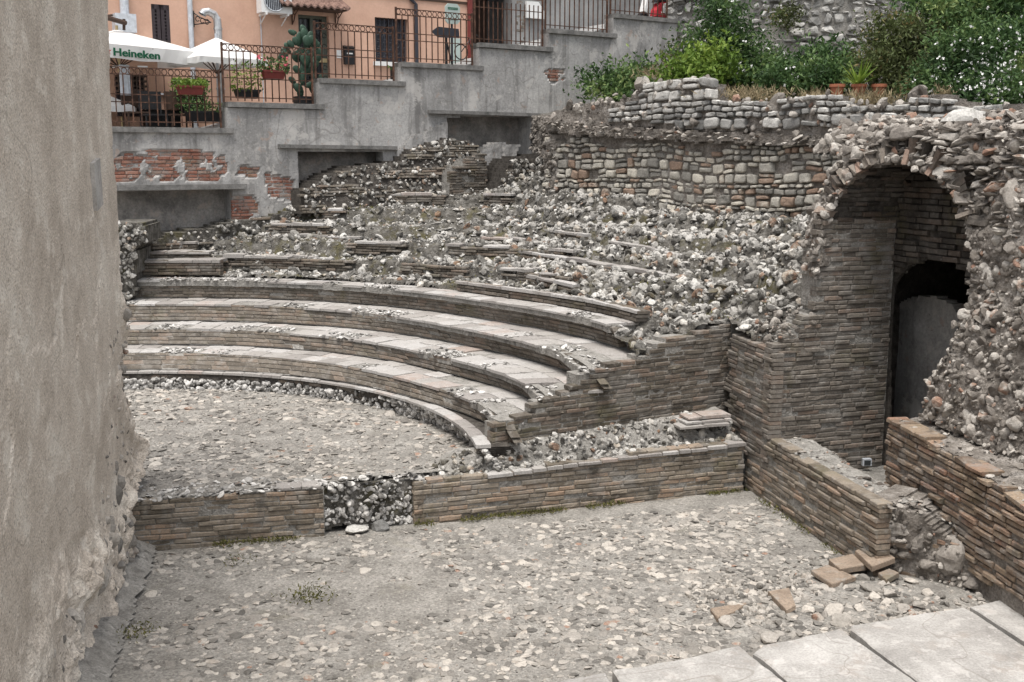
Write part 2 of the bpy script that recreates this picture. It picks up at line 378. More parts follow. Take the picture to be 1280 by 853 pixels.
M['flint'] = mat('podium_rubble', [(0, (.13, .125, .115)), (.4, (.4, .385, .365)), (1, (.66, .64, .61))], n1=(9, .3), n2=(50, .35), stains=[(9, .52, .62, DARK, .8)], bump=(55, .5, .01))
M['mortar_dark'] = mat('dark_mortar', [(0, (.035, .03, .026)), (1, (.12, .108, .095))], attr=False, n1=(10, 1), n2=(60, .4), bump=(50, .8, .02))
M['mortar_grey'] = mat('grey_mortar', [(0, (.17, .16, .145)), (.6, (.33, .315, .29)), (1, (.47, .45, .42))], attr=False, n1=(6, 1), n2=(60, .4), stains=[(6, .53, .66, DARK, .7)], bump=(45, .8, .02), bump2=(35, .5, .015))
def brickmat(name, a, b, c, d, mortar=.35, dark=.7, seed=0.):
    return mat(name, [(0, a), (.35, b), (.7, c), (1, d)], n1=(12, .4), n2=(45, .4), stains=[(3.2, .5, .62, (.25, .235, .215), mortar), (14, .55, .64, (.3, .28, .255), mortar*.9), (4.5, .55, .68, (.06, .054, .047), dark), (1.8, .56, .7, (.11, .1, .05), .5)], bump=(60, .6, .008), seed=seed)
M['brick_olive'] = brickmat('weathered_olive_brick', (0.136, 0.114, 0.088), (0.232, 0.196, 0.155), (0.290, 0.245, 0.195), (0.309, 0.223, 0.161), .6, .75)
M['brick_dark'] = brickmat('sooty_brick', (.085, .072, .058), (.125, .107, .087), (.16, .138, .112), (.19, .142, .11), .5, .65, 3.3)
M['brick_seat'] = brickmat('seat_riser_brick', (0.092, 0.078, 0.063), (0.135, 0.116, 0.095), (0.167, 0.143, 0.117), (0.194, 0.149, 0.117), .45, .65, 5.1)
M['brick_warm'] = brickmat('orange_brick', (.15, .108, .078), (.225, .165, .12), (.285, .22, .16), (.26, .155, .11), .6, .65, 7.7)
M['brick_pass'] = brickmat('grey_passage_brick', (.125, .108, .092), (.165, .145, .124), (.2, .176, .15), (.225, .17, .135), .6, .5, 9.2)
M['brick_shade'] = brickmat('shaded_vault_brick', (.035, .03, .026), (.06, .052, .045), (.08, .07, .06), (.1, .075, .06), .2, .7, 4.4)  # vault interior's shade put into the brick colour, near black
M['brick_red'] = brickmat('red_infill_brick', (.19, .085, .06), (.27, .12, .085), (.33, .17, .125), (.3, .22, .18), .75, .35, 1.2)
M['tile'] = mat('pinkish_tread_tile', [(0, (0.267, 0.247, 0.232)), (.4, (0.350, 0.330, 0.309)), (.85, (0.432, 0.417, 0.402)), (1, (0.340, 0.281, 0.247))], n1=(7, .3), n2=(50, .35), stains=[(4, .56, .68, (0.184, 0.175, 0.154), .6), (9, .6, .7, DARK, .7)], bump=(50, .4, .006))
M['floorstone'] = mat('floor_stone', [(0, (0.112, 0.105, 0.096)), (.3, (0.234, 0.217, 0.195)), (.65, (0.347, 0.320, 0.288)), (.9, (0.487, 0.448, 0.399)), (.985, (0.337, 0.293, 0.251)), (1, (0.281, 0.183, 0.138))], n1=(9, .3), n2=(50, .35), stains=[(3.5, .55, .68, (0.253, 0.237, 0.211), .75)], bump=(55, .4, .006))
M['floor'] = mat('dusty_mortar_floor', [(0, (0.167, 0.155, 0.140)), (.5, (0.253, 0.239, 0.217)), (1, (0.350, 0.331, 0.303))], attr=False, n1=(2.2, 1), n2=(36, .6), stains=[(1.2, .6, .72, (0.175, 0.159, 0.119), .6), (9, .55, .7, (0.122, 0.112, 0.102), .7), (26, .56, .66, (0.455, 0.431, 0.391), .5)], bump=(40, .6, .012), bump2=(30, .35, .012))
M['plaster_near'] = mat('rough_beige_plaster', [(0, (0.521, 0.450, 0.376)), (.5, (0.680, 0.599, 0.511)), (1, (0.793, 0.722, 0.629))], attr=False, cracks=[(.6, .001, (0.283, 0.244, 0.204), .5)], n1=(1.6, 1), n2=(60, .45), stains=[(3.2, .57, .6, (0.816, 0.755, 0.666), .5), (1.3, .6, .78, (0.340, 0.300, 0.248), .35, (3, 3, .5)), (38, .58, .66, (0.193, 0.167, 0.140), .75), (12, .62, .68, (0.283, 0.222, 0.172), .5)], bump=(60, .9, .016), bump2=(40, .6, .012))
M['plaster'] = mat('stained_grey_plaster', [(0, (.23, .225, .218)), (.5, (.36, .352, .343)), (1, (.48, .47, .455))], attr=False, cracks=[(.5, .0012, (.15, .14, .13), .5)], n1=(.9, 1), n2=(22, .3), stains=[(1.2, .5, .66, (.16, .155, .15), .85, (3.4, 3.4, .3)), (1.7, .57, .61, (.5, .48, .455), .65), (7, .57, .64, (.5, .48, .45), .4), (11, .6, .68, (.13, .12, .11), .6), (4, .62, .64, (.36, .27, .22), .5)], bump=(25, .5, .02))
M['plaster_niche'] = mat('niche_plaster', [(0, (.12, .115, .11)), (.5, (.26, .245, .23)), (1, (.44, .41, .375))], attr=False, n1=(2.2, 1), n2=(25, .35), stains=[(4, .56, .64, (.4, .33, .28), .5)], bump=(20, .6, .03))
M['coping'] = mat('coping_stone', [(0, (.1, .1, .095)), (1, (.27, .26, .25))], attr=False, n1=(6, 1), n2=(50, .3), bump=(40, .5, .01))
M['slab'] = mat('pale_paving_slab', [(0, (.25, .236, .222)), (.5, (.36, .345, .325)), (1, (.48, .462, .44))], attr=False, n1=(2.2, 1), n2=(45, .3), cracks=[(.45, .0014, (.2, .18, .16), .6)], stains=[(3, .54, .66, (.29, .255, .225), .6), (6, .56, .6, (.55, .525, .5), .4), (1.5, .5, .506, (.25, .22, .2), .0), (22, .64, .72, (.3, .27, .24), .6)], bump=(30, .4, .008))
M['block'] = mat('squared_stone_block', [(0, (0.209, 0.199, 0.179)), (.3, (0.399, 0.378, 0.335)), (.6, (0.551, 0.519, 0.451)), (.78, (0.627, 0.582, 0.495)), (.86, (0.342, 0.252, 0.194)), (1, (0.275, 0.194, 0.145))], n1=(8, .25), n2=(40, .35), stains=[(6, .55, .68, (0.095, 0.087, 0.078), .6)], bump=(40, .6, .012))
M['fallen'] = mat('dusty_flat_brick', [(0, (.22, .17, .13)), (1, (.34, .27, .21))], attr=False, n1=(5, 1), n2=(45, .4), stains=[(9, .55, .68, (.3, .285, .26), .7)], bump=(45, .6, .01))
M['voussoir'] = mat('voussoir_brick', [(0, (.15, .13, .115)), (.5, (.26, .225, .19)), (.8, (.3, .21, .165)), (1, (.38, .35, .31))], n1=(9, .3), n2=(40, .35), stains=[(5, .55, .66, DARK, .6)], bump=(50, .6, .01))
M['block_grey'] = mat('grey_stone_block', [(0, (0.176, 0.174, 0.168)), (.4, (0.352, 0.344, 0.327)), (1, (0.546, 0.531, 0.501))], n1=(8, .25), n2=(40, .35), stains=[(6, .55, .68, (0.088, 0.083, 0.068), .6)], bump=(40, .6, .012))
M['core'] = mat('reddish_rubble', [(0, (.1, .088, .077)), (.3, (.2, .18, .16)), (.6, (.33, .3, .268)), (.92, (.48, .45, .41)), (.97, (.29, .19, .14)), (1, (.26, .16, .12))], n1=(8, .25), n2=(45, .35), stains=[(5, .54, .66, (.09, .075, .06), .7)], bump=(50, .6, .012))
M['core_mortar'] = mat('brownish_core_mortar', [(0, (.12, .105, .09)), (.5, (.24, .215, .19)), (1, (.39, .36, .33))], attr=False, n1=(6, 1), n2=(50, .45), stains=[(4, .55, .66, DARK, .6)], bump=(35, .9, .03), bump2=(22, .6, .03))
M['pink'] = mat('salmon_render', [(0, (.55, .34, .25)), (1, (.69, .45, .34))], attr=False, n1=(1.1, 1), n2=(20, .08), stains=[(1.2, .55, .75, (.5, .33, .25), .6, (3, 3, .4))], bump=(60, .2, .006))
M['greywall'] = mat('grey_render', [(0, (.2, .2, .2)), (1, (.36, .36, .355))], attr=False, n1=(1.3, 1), n2=(20, .15), stains=[(1.5, .52, .7, (.14, .14, .14), .5, (3, 3, .4))], bump=(40, .3, .01))
M['iron'] = mat('rusty_iron', [(0, (.03, .018, .014)), (.5, (.075, .04, .028)), (1, (.17, .09, .06))], attr=False, n1=(10, 1), n2=None, rough=.75, bump=(60, .2, .003))
M['black'] = flat('black_paint', (.014, .014, .016), .5)
M['darkblue'] = flat('dark_metal', (.035, .038, .05), .5)
M['shutter'] = flat('dark_brown_shutter', (.035, .026, .03), .6)
M['white'] = flat('white_enamel', (.75, .75, .74), .4, v=.05)
M['canvas'] = mat('white_canvas', [(0, (.74, .74, .73)), (1, (.82, .82, .81))], attr=False, n1=(2, 1), n2=None, bump=(8, .2, .02), rough=.9, trans=.25)
M['green'] = flat('green_ink', (.0, .1, .045), .6, v=.05)
M['red'] = flat('red_ink', (.5, .02, .02), .6, v=.05)
M['zinc'] = flat('zinc_pipe', (.55, .56, .57), .35, metal=.7)
M['greypipe'] = flat('grey_pipe', (.5, .53, .57), .5)
M['wood'] = flat('dark_brown_wood', (.055, .032, .022), .7)
M['rooftile'] = mat('roof_tile', [(0, (.1, .06, .05)), (1, (.26, .17, .14))], attr=False, n1=(10, 1), n2=(40, .3), bump=(40, .4, .01))
M['terracotta'] = flat('terracotta', (.33, .12, .065), .8)
M['maroon'] = flat('maroon_plastic', (.16, .03, .025), .5)
M['leaf'] = mat('leaf_green', [(0, (0.022, 0.046, 0.017)), (.4, (0.056, 0.108, 0.036)), (.8, (0.125, 0.198, 0.066)), (1, (0.237, 0.300, 0.108))], n1=(2.5, .5), n2=None, bump=None, rough=.55, trans=.3)
M['leaf_light'] = mat('leaf_light', [(0, (.05, .09, .015)), (.5, (.12, .2, .03)), (1, (.24, .32, .06))], n1=(3, .4), n2=None, bump=None, rough=.55, trans=.3)
M['leaf_olive'] = mat('leaf_olive', [(0, (.03, .035, .014)), (.5, (.07, .085, .03)), (.8, (.1, .13, .045)), (1, (.22, .16, .07))], n1=(3, .5), n2=None, bump=None, rough=.6, trans=.25)
M['straw'] = mat('dry_grass', [(0, (.2, .155, .09)), (1, (.36, .3, .19))], n1=None, n2=None, bump=None, trans=.2)
M['cactus'] = flat('cactus_green', (.03, .065, .042), .5, v=.35, sc_=6)
M['twig'] = flat('twig_bark', (.07, .055, .04), .9)
M['flower'] = flat('white_petal', (.8, .8, .78), .7, v=.03)
M['pinkflower'] = flat('pink_petal', (.6, .12, .16), .7, v=.1)
M['moss'] = mat('moss', [(0, (.05, .055, .015)), (1, (.14, .13, .04))], n1=None, n2=None, bump=None, rough=.9)
M['skin'] = flat('skin', (.42, .24, .17), .6, v=.05)
M['redcloth'] = flat('red_cloth', (.45, .03, .045), .8)
M['lettering'] = flat('dark_lettering', (.05, .06, .06), .7)
M['paleface'] = flat('pale_green_sign', (.42, .5, .47), .5, v=.06)
M['bronze'] = flat('brass', (.45, .36, .2), .4, metal=.5)
M['glassdark'] = flat('dark_glass', (.03, .035, .04), .15, spec=.5)
M['greenframe'] = flat('grey_green_frame', (.09, .1, .08), .6)
# ================================================================== SETTING: ground
g = MB(); g.add([[-150, -60, -.16], [150, -60, -.16], [150, 200, -.16], [-150, 200, -.16]], [[0, 1, 2, 3]])
struct(g.build('ground', M['floor']))

FL = Plane((-4.16, 11.09), (-2.1, 11.54)); FR = Plane((-1.13, 11.91), (2.93, 13.2)); GP = Plane((-2.1, 11.64), (-1.13, 12.0))
LP = Plane((2.98, 13.37), (3.49, 11.09)); PR = Plane((3.11, 12.79), (3.11+.953, 12.79+.303)); AN = Plane((-.19, 12.45), (2.75, 14.02))
RWL = Plane((4.2, 11.75), (4.56, 9.12)); CORE = Plane((4.45, 11.5), (4.95, 10.1), lean=.22, z0=1.3); EP = Plane((3.62, 12.95), (4.85, 11.3), lean=.2, z0=2.6)
LW = Plane((-3.3, 6.9), (-4.06, 10.95)); RW = Plane((-7.5, 20.5), (-7.5+.836, 20.5+.549)); SW = Plane((.83, 22.5), (4.95, 18.0)); FW = Plane((3.9, 28.3), (16, 26.3))
def side(pl, x, y): return (x-pl.A[0])*pl.nv[0]+(y-pl.A[1])*pl.nv[1]      # >0 on the camera side

def field(mb, x0, x1, y0, y1, res, zf, keep, thick=None, rnd=.5):
    X, Y = np.meshgrid(np.arange(x0, x1+res, res), np.arange(y0, y1+res, res), indexing='ij'); Zz = zf(X, Y)
    cx = (X[:-1, :-1]+X[1:, 1:])/2; cy = (Y[:-1, :-1]+Y[1:, 1:])/2
    P = v3(X, Y, Zz); gridmesh(mb, P, keep(cx, cy), (P-[0, 0, thick]) if thick else None, rnd)
def scatter(mb, x0, x1, y0, y1, dens, zf, keep, size, kind, seed, tilt=3., nz=0., nj=.01, thin=None, rnd=None, pw=2):
    r_ = np.random.default_rng(seed); k = int(dens*(x1-x0)*(y1-y0)); X = r_.uniform(x0, x1, k); Y = r_.uniform(y0, y1, k); m = keep(X, Y)
    if thin is not None: m &= r_.random(k) < thin(X, Y)
    X, Y = X[m], Y[m]; sz = size[0]+(size[1]-size[0])*r_.random(len(X))**pw
    rocks(mb, v3(X, Y, zf(X, Y)+nz+r_.normal(0, nj, len(X))), sz, kind, tilt, seed)
    return len(X)

# stage floor
def stage_z(X, Y): 
    b = .012*fbm(v3(X, Y), 5, 4, 2)+.035*fbm(v3(X, Y), .7, 2, 3)
    return b + .10*np.clip(1.1-np.hypot((X-3.1)/1.6, (Y-9.6)/.9), 0, .6)
keep_stage = lambda X, Y: (side(LW, X, Y) > -.3) & (side(FR, X, Y) > -.4) & (side(FL, X, Y) > -.5)
g = MB(); field(g, -4.6, 5.2, 6.2, 14, .035, stage_z, keep_stage); struct(g.build('courtyard_ground', M['floor']))
kst = lambda X, Y: (side(LW, X, Y) > .05) & (side(FR, X, Y) > .0) & (side(FL, X, Y) > .0) & (side(LP, X, Y) > -.02) & (Y > 7.4)
dn = lambda X, Y: np.clip(.5+1.5*fbm(v3(X, Y), .9, 3, 9)+.35*np.exp(-((X-.8)**2+(Y-10.2)**2)/2.5), .06, 1)
g = MB()
scatter(g, -4, 4.2, 7.4, 13.4, 380, stage_z, kst, (.018, .06), 'flat', 11, tilt=.3, nz=-.003, nj=.004, thin=dn)
scatter(g, -4, 4.2, 7.4, 13.4, 34, stage_z, kst, (.045, .095), 'flat', 12, tilt=.3, nz=-.012, nj=.005, thin=dn)
scatter(g, -4, 4.2, 7.4, 13.4, 420, stage_z, kst, (.004, .014), 'flat', 13, tilt=.8, nz=0, nj=.003, thin=lambda X, Y: .35+.65*dn(X, Y))
struct(g.build('floor_gravel', M['floorstone']), 'stuff')
g = MB(); r_ = np.random.default_rng(14); Q = []
for pl, a, b_, n in ((FR, 0, 4.2, 1800), (FL, .9, 2.0, 500), (LP, 0, 2.6, 350)):
    S = r_.uniform(a, b_, n); S = S[fbm(v3(S, 0), 2.5, 2, 8) > -.1]; Q.append(pl(S, .02+np.abs(r_.normal(0, .05, len(S))), .02+np.abs(r_.normal(0, .018, len(S)))))
for x, y, n, sp in ((385, 745, 260, .12), (165, 790, 140, .1), (300, 700, 60, .1)): P0 = Zp(x, y, .02); Q.append(P0+r_.normal(0, 1, (n, 3))*[sp, sp, .006]+[0, 0, .012])
leaves(g, np.vstack(Q), .035, 15, .35, .9); struct(g.build('floor_moss', M['moss']), 'stuff')
# orchestra floor
ZO = .57; kO = (H-ZO)/(H-.5); CO = (-5.584*kO, 11.474*kO); RO = 5.61*kO
orch_z = lambda X, Y: ZO+.014*fbm(v3(X, Y), 5, 4, 5)+.02*fbm(v3(X, Y), .8, 2, 6)
back_of = lambda X, Y, n: (side(FL, X, Y) < n) & (side(GP, X, Y) < n) & (side(FR, X, Y) < n)
ko = lambda X, Y: (np.hypot(X-CO[0], Y-CO[1]) < RO+.1) & back_of(X, Y, -.12)
g = MB(); field(g, -8, 1, 10.5, 17.2, .035, orch_z, ko); struct(g.build('orchestra_ground', M['floor']))
ko2 = lambda X, Y: (np.hypot(X-CO[0], Y-CO[1]) < RO) & back_of(X, Y, -.25) & (X > -7.4)
dn2 = lambda X, Y: np.clip(.62+1.2*fbm(v3(X, Y), .8, 3, 19), .15, 1)
g = MB()
scatter(g, -7.4, .2, 11, 17, 210, orch_z, ko2, (.02, .065), 'flat', 21, tilt=.35, nz=-.002, nj=.006, thin=dn2)
scatter(g, -7.4, .2, 11, 17, 40, orch_z, ko2, (.05, .1), 'flat', 22, tilt=.3, nz=-.008, nj=.006, thin=dn2)
scatter(g, -7.4, .2, 11, 17, 200, orch_z, ko2, (.006, .018), 'flat', 23, tilt=.8, nz=.003, nj=.003)
struct(g.build('orchestra_gravel', M['floorstone']), 'stuff')

# ================================================================== FRONT WALLS
def topz(pl, pts):
    q = sorted(pl.poly(pts)); xs = [a for a, b in q]; zs = [b for a, b in q]
    return lambda s: np.interp(s, xs, zs)
# left segment
t = thing('stage_wall', 'low olive brown brick wall with rubble top at the left, running up to the big plastered wall', 'wall', (-3.1, 11.3, 0))
pts = [(140, 630), (158, 629), (240, 622), (300, 618), (370, 613), (405, 610)]; tz = topz(FL, pts)
s1 = FL.px(405, 640)[0]; poly = [(-.6, -.05), (s1, -.05), (s1, tz(s1)), (1.4, tz(1.4)), (.7, tz(.7)), (-.6, tz(-.6))]
b = MB(); bricks(b, FL, -.6, s1, -.02, .66, lambda s, z: inpoly(s, z, poly), ch=.058, gap=.008, jit=.007, ero=.01, seed=1, depth=.14, miss=.01); b.build('brick_face', M['brick_olive'], t)
b = MB(); relief(b, FL, [(p[0], p[1]-.01) for p in poly], .04, amp=.006, thick=.42, n0=-.013, seed=2)
def top_sheet(mb, pl, sa, sb, zf, w, res=.04, amp=.02, seed=0):
    S, Nn = np.meshgrid(np.arange(sa, sb+res, res), np.arange(-w, .001, res), indexing='ij'); Zz = zf(S)+amp*fbm(pl(S, Nn, 0), 6, 4, seed); P = pl(S, Nn, Zz)
    gridmesh(mb, P, np.ones((S.shape[0]-1, S.shape[1]-1), bool), P-[0, 0, .12])
top_sheet(b, FL, -.6, s1, lambda s: tz(s)-.0, .5, seed=4, amp=.03); b.build('mortar_core', M['mortar_grey'], t)
r_ = np.random.default_rng(3); k = 330; S = r_.uniform(-.5, s1, k); Nn = -r_.random(k)**1.3*.5; b = MB()
rocks(b, FL(S, Nn, tz(S)+.012+r_.normal(0, .008, k)), .012+.045*r_.random(k)**2, 'flat', .6, 4); b.build('rubble_top', M['flint'], t)
b = MB(); bricks(b, FL, s1-.7, s1-.02, tz(s1)-.01, tz(s1)+.035, None, ch=.045, seed=77, depth=.2, miss=.5); b.build('loose_brick', M['tile'], t)
# gap of rubble
t = thing('rubble_infill', 'short stretch of dark rubble masonry between the two low brick walls', 'wall', (-1.6, 11.8, 0))
poly = GP.poly([(395, 668), (395, 612), (430, 607), (470, 606), (520, 600), (522, 655), (470, 662), (430, 655)])
b = MB(); relief(b, GP, poly, .03, amp=.04, freq=6, thick=.4, seed=6); b.build('mortar_core', M['earth'], t)
b = MB(); rocks_on(b, GP, poly, 620, (.018, .055), 'mid', .015, .02, 7); edge_rocks(b, [GP(*a) for a in [(GP.px(400, 610)[0], 0, .6), (1.05, 0, .58)]], (.02, .06), .015, .035, 'flat', 8, .6)
b.build('rubble_stone', M['flint'], t)
b = MB(); p = GP(.33, .06, .03); rocks(b, [p], [.16], 'flat', .15, 9); p = GP(.62, .1, .06); rocks(b, [p], [.1], 'mid', .5, 10); b.build('footing_stone', M['block_grey'], t)
# right segment
t = thing('stage_wall', 'longer low olive brown brick wall topped with rubble, running right to the tall brick pier', 'wall', (.9, 12.5, 0))
pts = [(517, 607), (565, 600), (640, 590), (720, 579), (800, 568), (870, 561), (930, 553)]; tz = topz(FR, pts); s1 = FR.px(930, 600)[0]
inn = lambda s, z: z < tz(s)+.01
b = MB(); bricks(b, FR, 0, s1, -.03, .75, inn, ch=.058, gap=.008, jit=.008, ero=.01, seed=11, depth=.14, miss=.008); b.build('brick_face', M['brick_olive'], t)
# end face at the left
FE = Plane(FR(0, -.45, 0)[:2], FR(0, 0, 0)[:2]); b = MB(); bricks(b, FE, 0, .45, -.02, .52, None, ch=.058, seed=12, jit=.006); b.build('brick_end', M['brick_olive'], t)
b = MB(); relief(b, FR, [(0.01, -.05), (s1, -.05), (s1, tz(s1)-.02), (2.2, tz(2.2)-.02), (0.01, tz(0)-.02)], .05, amp=.003, thick=.42, n0=-.014, seed=12)
def backn(s):   # distance from the front face back to the seating wall
    P = FR(s, 0, 0); return np.clip(side(AN, P[..., 0], P[..., 1])/abs(FR.nv@AN.nv), .2, .9)
def rim(s, tt):
    st = np.clip((s-.28)/.25, 0, 1); hi = np.interp(s, [0, .45, 1.1, 2.2, 3.3, 3.7, 4.4], [.53, .68, .8, .84, .87, .9, .9]); base = tz(s)
    prof = np.clip((tt-.22)/.3, 0, 1); prof = prof*prof*(3-2*prof)
    return base+(hi-base)*st*prof
S, T = np.meshgrid(np.arange(0, s1, .035), np.linspace(0, 1, 22), indexing='ij'); w = np.where(S < 1.0, .55, backn(S)+.05)
def rimP(S, T, amp=.05): 
    w = np.interp(S, [0, .6, 1.0, 1.3], [.5, .55, .4, 0])+np.where(S > .9, np.clip((S-.9)/.4, 0, 1)*(backn(S)+.05), 0); P = FR(S, -T*w-.05, 0); zz = rim(S, T)+amp*fbm(P, 7, 4, 14); return v3(P[..., 0], P[..., 1], zz)
P = rimP(S, T); gridmesh(b, P, np.ones((S.shape[0]-1, S.shape[1]-1), bool), P-[0, 0, .3]); b.build('mortar_core', M['mortar_grey'], t)
r_ = np.random.default_rng(15); k = 900; S = r_.uniform(.02, s1, k); T = r_.beta(2.2, 4.6, k); m = (S > .3) | (r_.random(k) < .5); S, T = S[m], T[m]
b = MB(); rocks(b, rimP(S, T)+[0, 0, .006], .014+.05*r_.random(len(S))**2.2, 'mid', 3, 16); b.build('rubble_top', M['rubble'], t)
b = MB(); bricks(b, FR, .5, s1, .6, .62, lambda s, z: True, ch=.02, seed=5, miss=1)if 0 else None
# pale top bricks along the front lip + the stack of slabs at the right end
bb = MB(); Sx = 0.45
r_ = np.random.default_rng(8)
while Sx < s1-.1:
    l = r_.uniform(.16, .34)
    if r_.random() < .72:
        z = float(tz(Sx+l/2)); 
        bricks(bb, lambda a, n, v: FR(a, -v+.01, z+.005+n), Sx, Sx+l-.01, -.02, .16, None, ch=.3, L=(.5, .6), seed=int(Sx*100), gap=.004, depth=.045)
    Sx += l
for i, (a, c, zz) in enumerate([(3.45, 4.15, .87), (3.55, 4.2, .915), (3.6, 4.2, .96)]):
    bricks(bb, lambda aa, n, v, zz=zz: FR(aa, -v, zz+n), a, min(c, s1), .18+.04*i, .6, None, ch=.3, L=(.3, .5), seed=30+i, gap=.006, depth=.04)
bb.build('top_brick', M['tile'], t)

# ================================================================== CAVEA SEATING
K0 = np.array([-5.584, 11.474])
def circ(r, zfit, znew):
    k = (H-znew)/(H-zfit); return K0*k, r*k
z0, z1, z2, z3, z4 = .88, 1.12, 1.38, 1.68, 2.02
T0 = circ(5.22, .895, z0); B0 = circ(5.28, .895, z0); T1 = circ(5.11, 1.217, z1); B1 = circ(5.73, 1.217, z1); T2 = circ(5.52, 1.526, z2); B2 = circ(6.25, 1.526, z2)
T3 = circ(5.97, 1.864, z3); B3 = circ(6.64, 1.864, z3); T4 = circ(6.5, 2.191, z4); B4 = circ(6.93, 2.191, z4)
FO = (np.array(CO), RO)
def th_at(c, z, px):   # angle on the circle whose projection has this px
    best = None
    for a in np.linspace(-.5, 1.9, 1200):
        q = proj([c[0][0]+c[1]*math.sin(a), c[0][1]+c[1]*math.cos(a), z])
        if best is None or abs(q[0]-px) < best[0]: best = (abs(q[0]-px), a)
    return best[1]
def behind_AN(fr, off_=.0):
    def f(s, z):
        P = fr(s, 0, z); return side(AN, P[..., 0], P[..., 1]) < off_
    return f
def endfix(c, px, z):
    # extra radius that brings the ring's right end onto the side wall at this pixel column
    s_, _ = AN.px(px, 500); P = AN(s_, 0, 0); dx, dy = P[0]-c[0][0], P[1]-c[0][1]; ae = math.atan2(dx, dy); dr = math.hypot(dx, dy)-c[1]
    def f(a): w = np.clip((np.asarray(a, float)-(ae-.62))/.62, 0, 1); return dr*w*w*(3-2*w)
    return f, ae
E1, ae1 = endfix(T1, 622, z1); E2, ae2 = endfix(T2, 674, z2); E3, ae3 = endfix(T3, 726, z3); E4, ae4 = endfix(T4, 790, z4); EF = {1: E1, 2: E2, 3: E3, 4: E4}; AE = {1: ae1, 2: ae2, 3: ae3, 4: ae4}
print('ends', [float(EF[i](9)) for i in EF], AE)
def seat_row(idx, label, lo, zlo, T, B, zt, acut=None, a1=None, a0=-.4, zb=None, seed=0, group='rows of seats in the cavea', missing=.008, tilerows=2):
    rr = T[1]; am = (a1 or 1.55)*.5; o = thing('seat_row', label, 'seat row', (T[0][0]+rr*math.sin(am), T[0][1]+rr*math.cos(am), zlo), group)
    dT = EF[idx] if a1 is None else None; dN = EF.get(idx+1) if a1 is None else None
    ar = Arc(lo[0], lo[1]+.02, zlo, T[0], T[1]+.045, zt, (lambda a: np.maximum(0, EF[idx](a)-(lo[1]-T[1])*0)) if a1 is None else None, dT)
    amax = acut or 1.75; ins = behind_AN(ar, .03)
    b = MB(); bricks(b, ar, a0, amax, zlo-.01, zt-.042, (lambda s, z: ins(s, z) & (s < AE[idx]-.05) & ~((s > AE[idx]-.16+.05*fbm(v3(s, 1), 6, 2)) & (z > zt-.1))) if ins else None, ch=.056, gap=.007, L=(.2, .36), jit=.005, ero=.01, seed=seed, depth=.12, lscale=1/rr, miss=.012); b.build('riser', M['brick_seat'], o)
    td = Tread(T[0], T[1], B[0], B[1]+.06, zt-.03, dT, dN if dN else dT); b = MB()
    # mortar bed (inside) and riser backing
    rs = .05/rr; S, V = np.meshgrid(np.arange(a0, amax, rs), np.linspace(.05, 1, 9), indexing='ij'); P = td(S, -.012+.012*fbm(td(S, 0, V), 8, 3, seed)-(.06*np.clip((S-(AE[idx]-.16))/.06, 0, 1)*(V < .45)), V)
    cs = (S[:-1, :-1]+S[1:, 1:])/2; cv = (V[:-1, :-1]+V[1:, 1:])/2; m = behind_AN(td, -.1)(cs, cv)
    gridmesh(b, P, m, P-[0, 0, .1])
    S, Zz = np.meshgrid(np.arange(a0, amax, rs), np.linspace(zlo-.02, zt-.05, 7), indexing='ij'); P = ar(S, -.02, Zz); cs = (S[:-1, :-1]+S[1:, 1:])/2; cz = (Zz[:-1, :-1]+Zz[1:, 1:])/2
    m = behind_AN(ar, -.12)(cs, cz); gridmesh(b, P, m, ar(S, -.12, Zz)); b.build('mortar_bed', M['mortar_grey'], o)
    b = MB()
    def ins2(s, v):
        P = td(s+.12/rr, 0, v); ok = np.ones(np.shape(s), bool) if a1 else side(AN, P[..., 0], P[..., 1]) < -.06
        n = fbm(td(s, 0, 0*v), 1.3, 3, seed+9); front = v < .5; ok = ok & ~(front & (s > AE[idx]-.14))
        return ok & ~(front & (n > .17))
    bricks(b, td, a0, amax, 0, 1, ins2, ch=.62 if tilerows == 2 else 1.0, gap=.012, L=(.28, .42), jit=.004, ero=.006, seed=seed+1, depth=.04, lscale=1/rr, miss=missing, warp=.006, cham=.006)
    b.build('tread', M['tile'], o)
    # rubble in the places where front tiles are lost
    r_ = np.random.default_rng(seed+5); k = 1500; S = r_.uniform(a0, min(amax, 1.6), k); V = r_.uniform(0, .55, k); n = fbm(td(S, 0, 0*V), 1.3, 3, seed+9); Pq = td(S, 0, V); m = ((n > .16) | ((S > AE[idx]-.16) & (V < .5))) & (side(AN, Pq[:, 0], Pq[:, 1]) < 0 if a1 is None else True)
    b = MB(); S, V = S[m], V[m]
    if len(S) > 3: rocks(b, td(S, .0+r_.normal(0, .008, len(S))-(.05*(S > AE[idx]-.16)), V), .015+.035*r_.random(len(S))**2, 'flat', .7, seed); b.build('exposed_rubble', M['flint'], o)
    return o
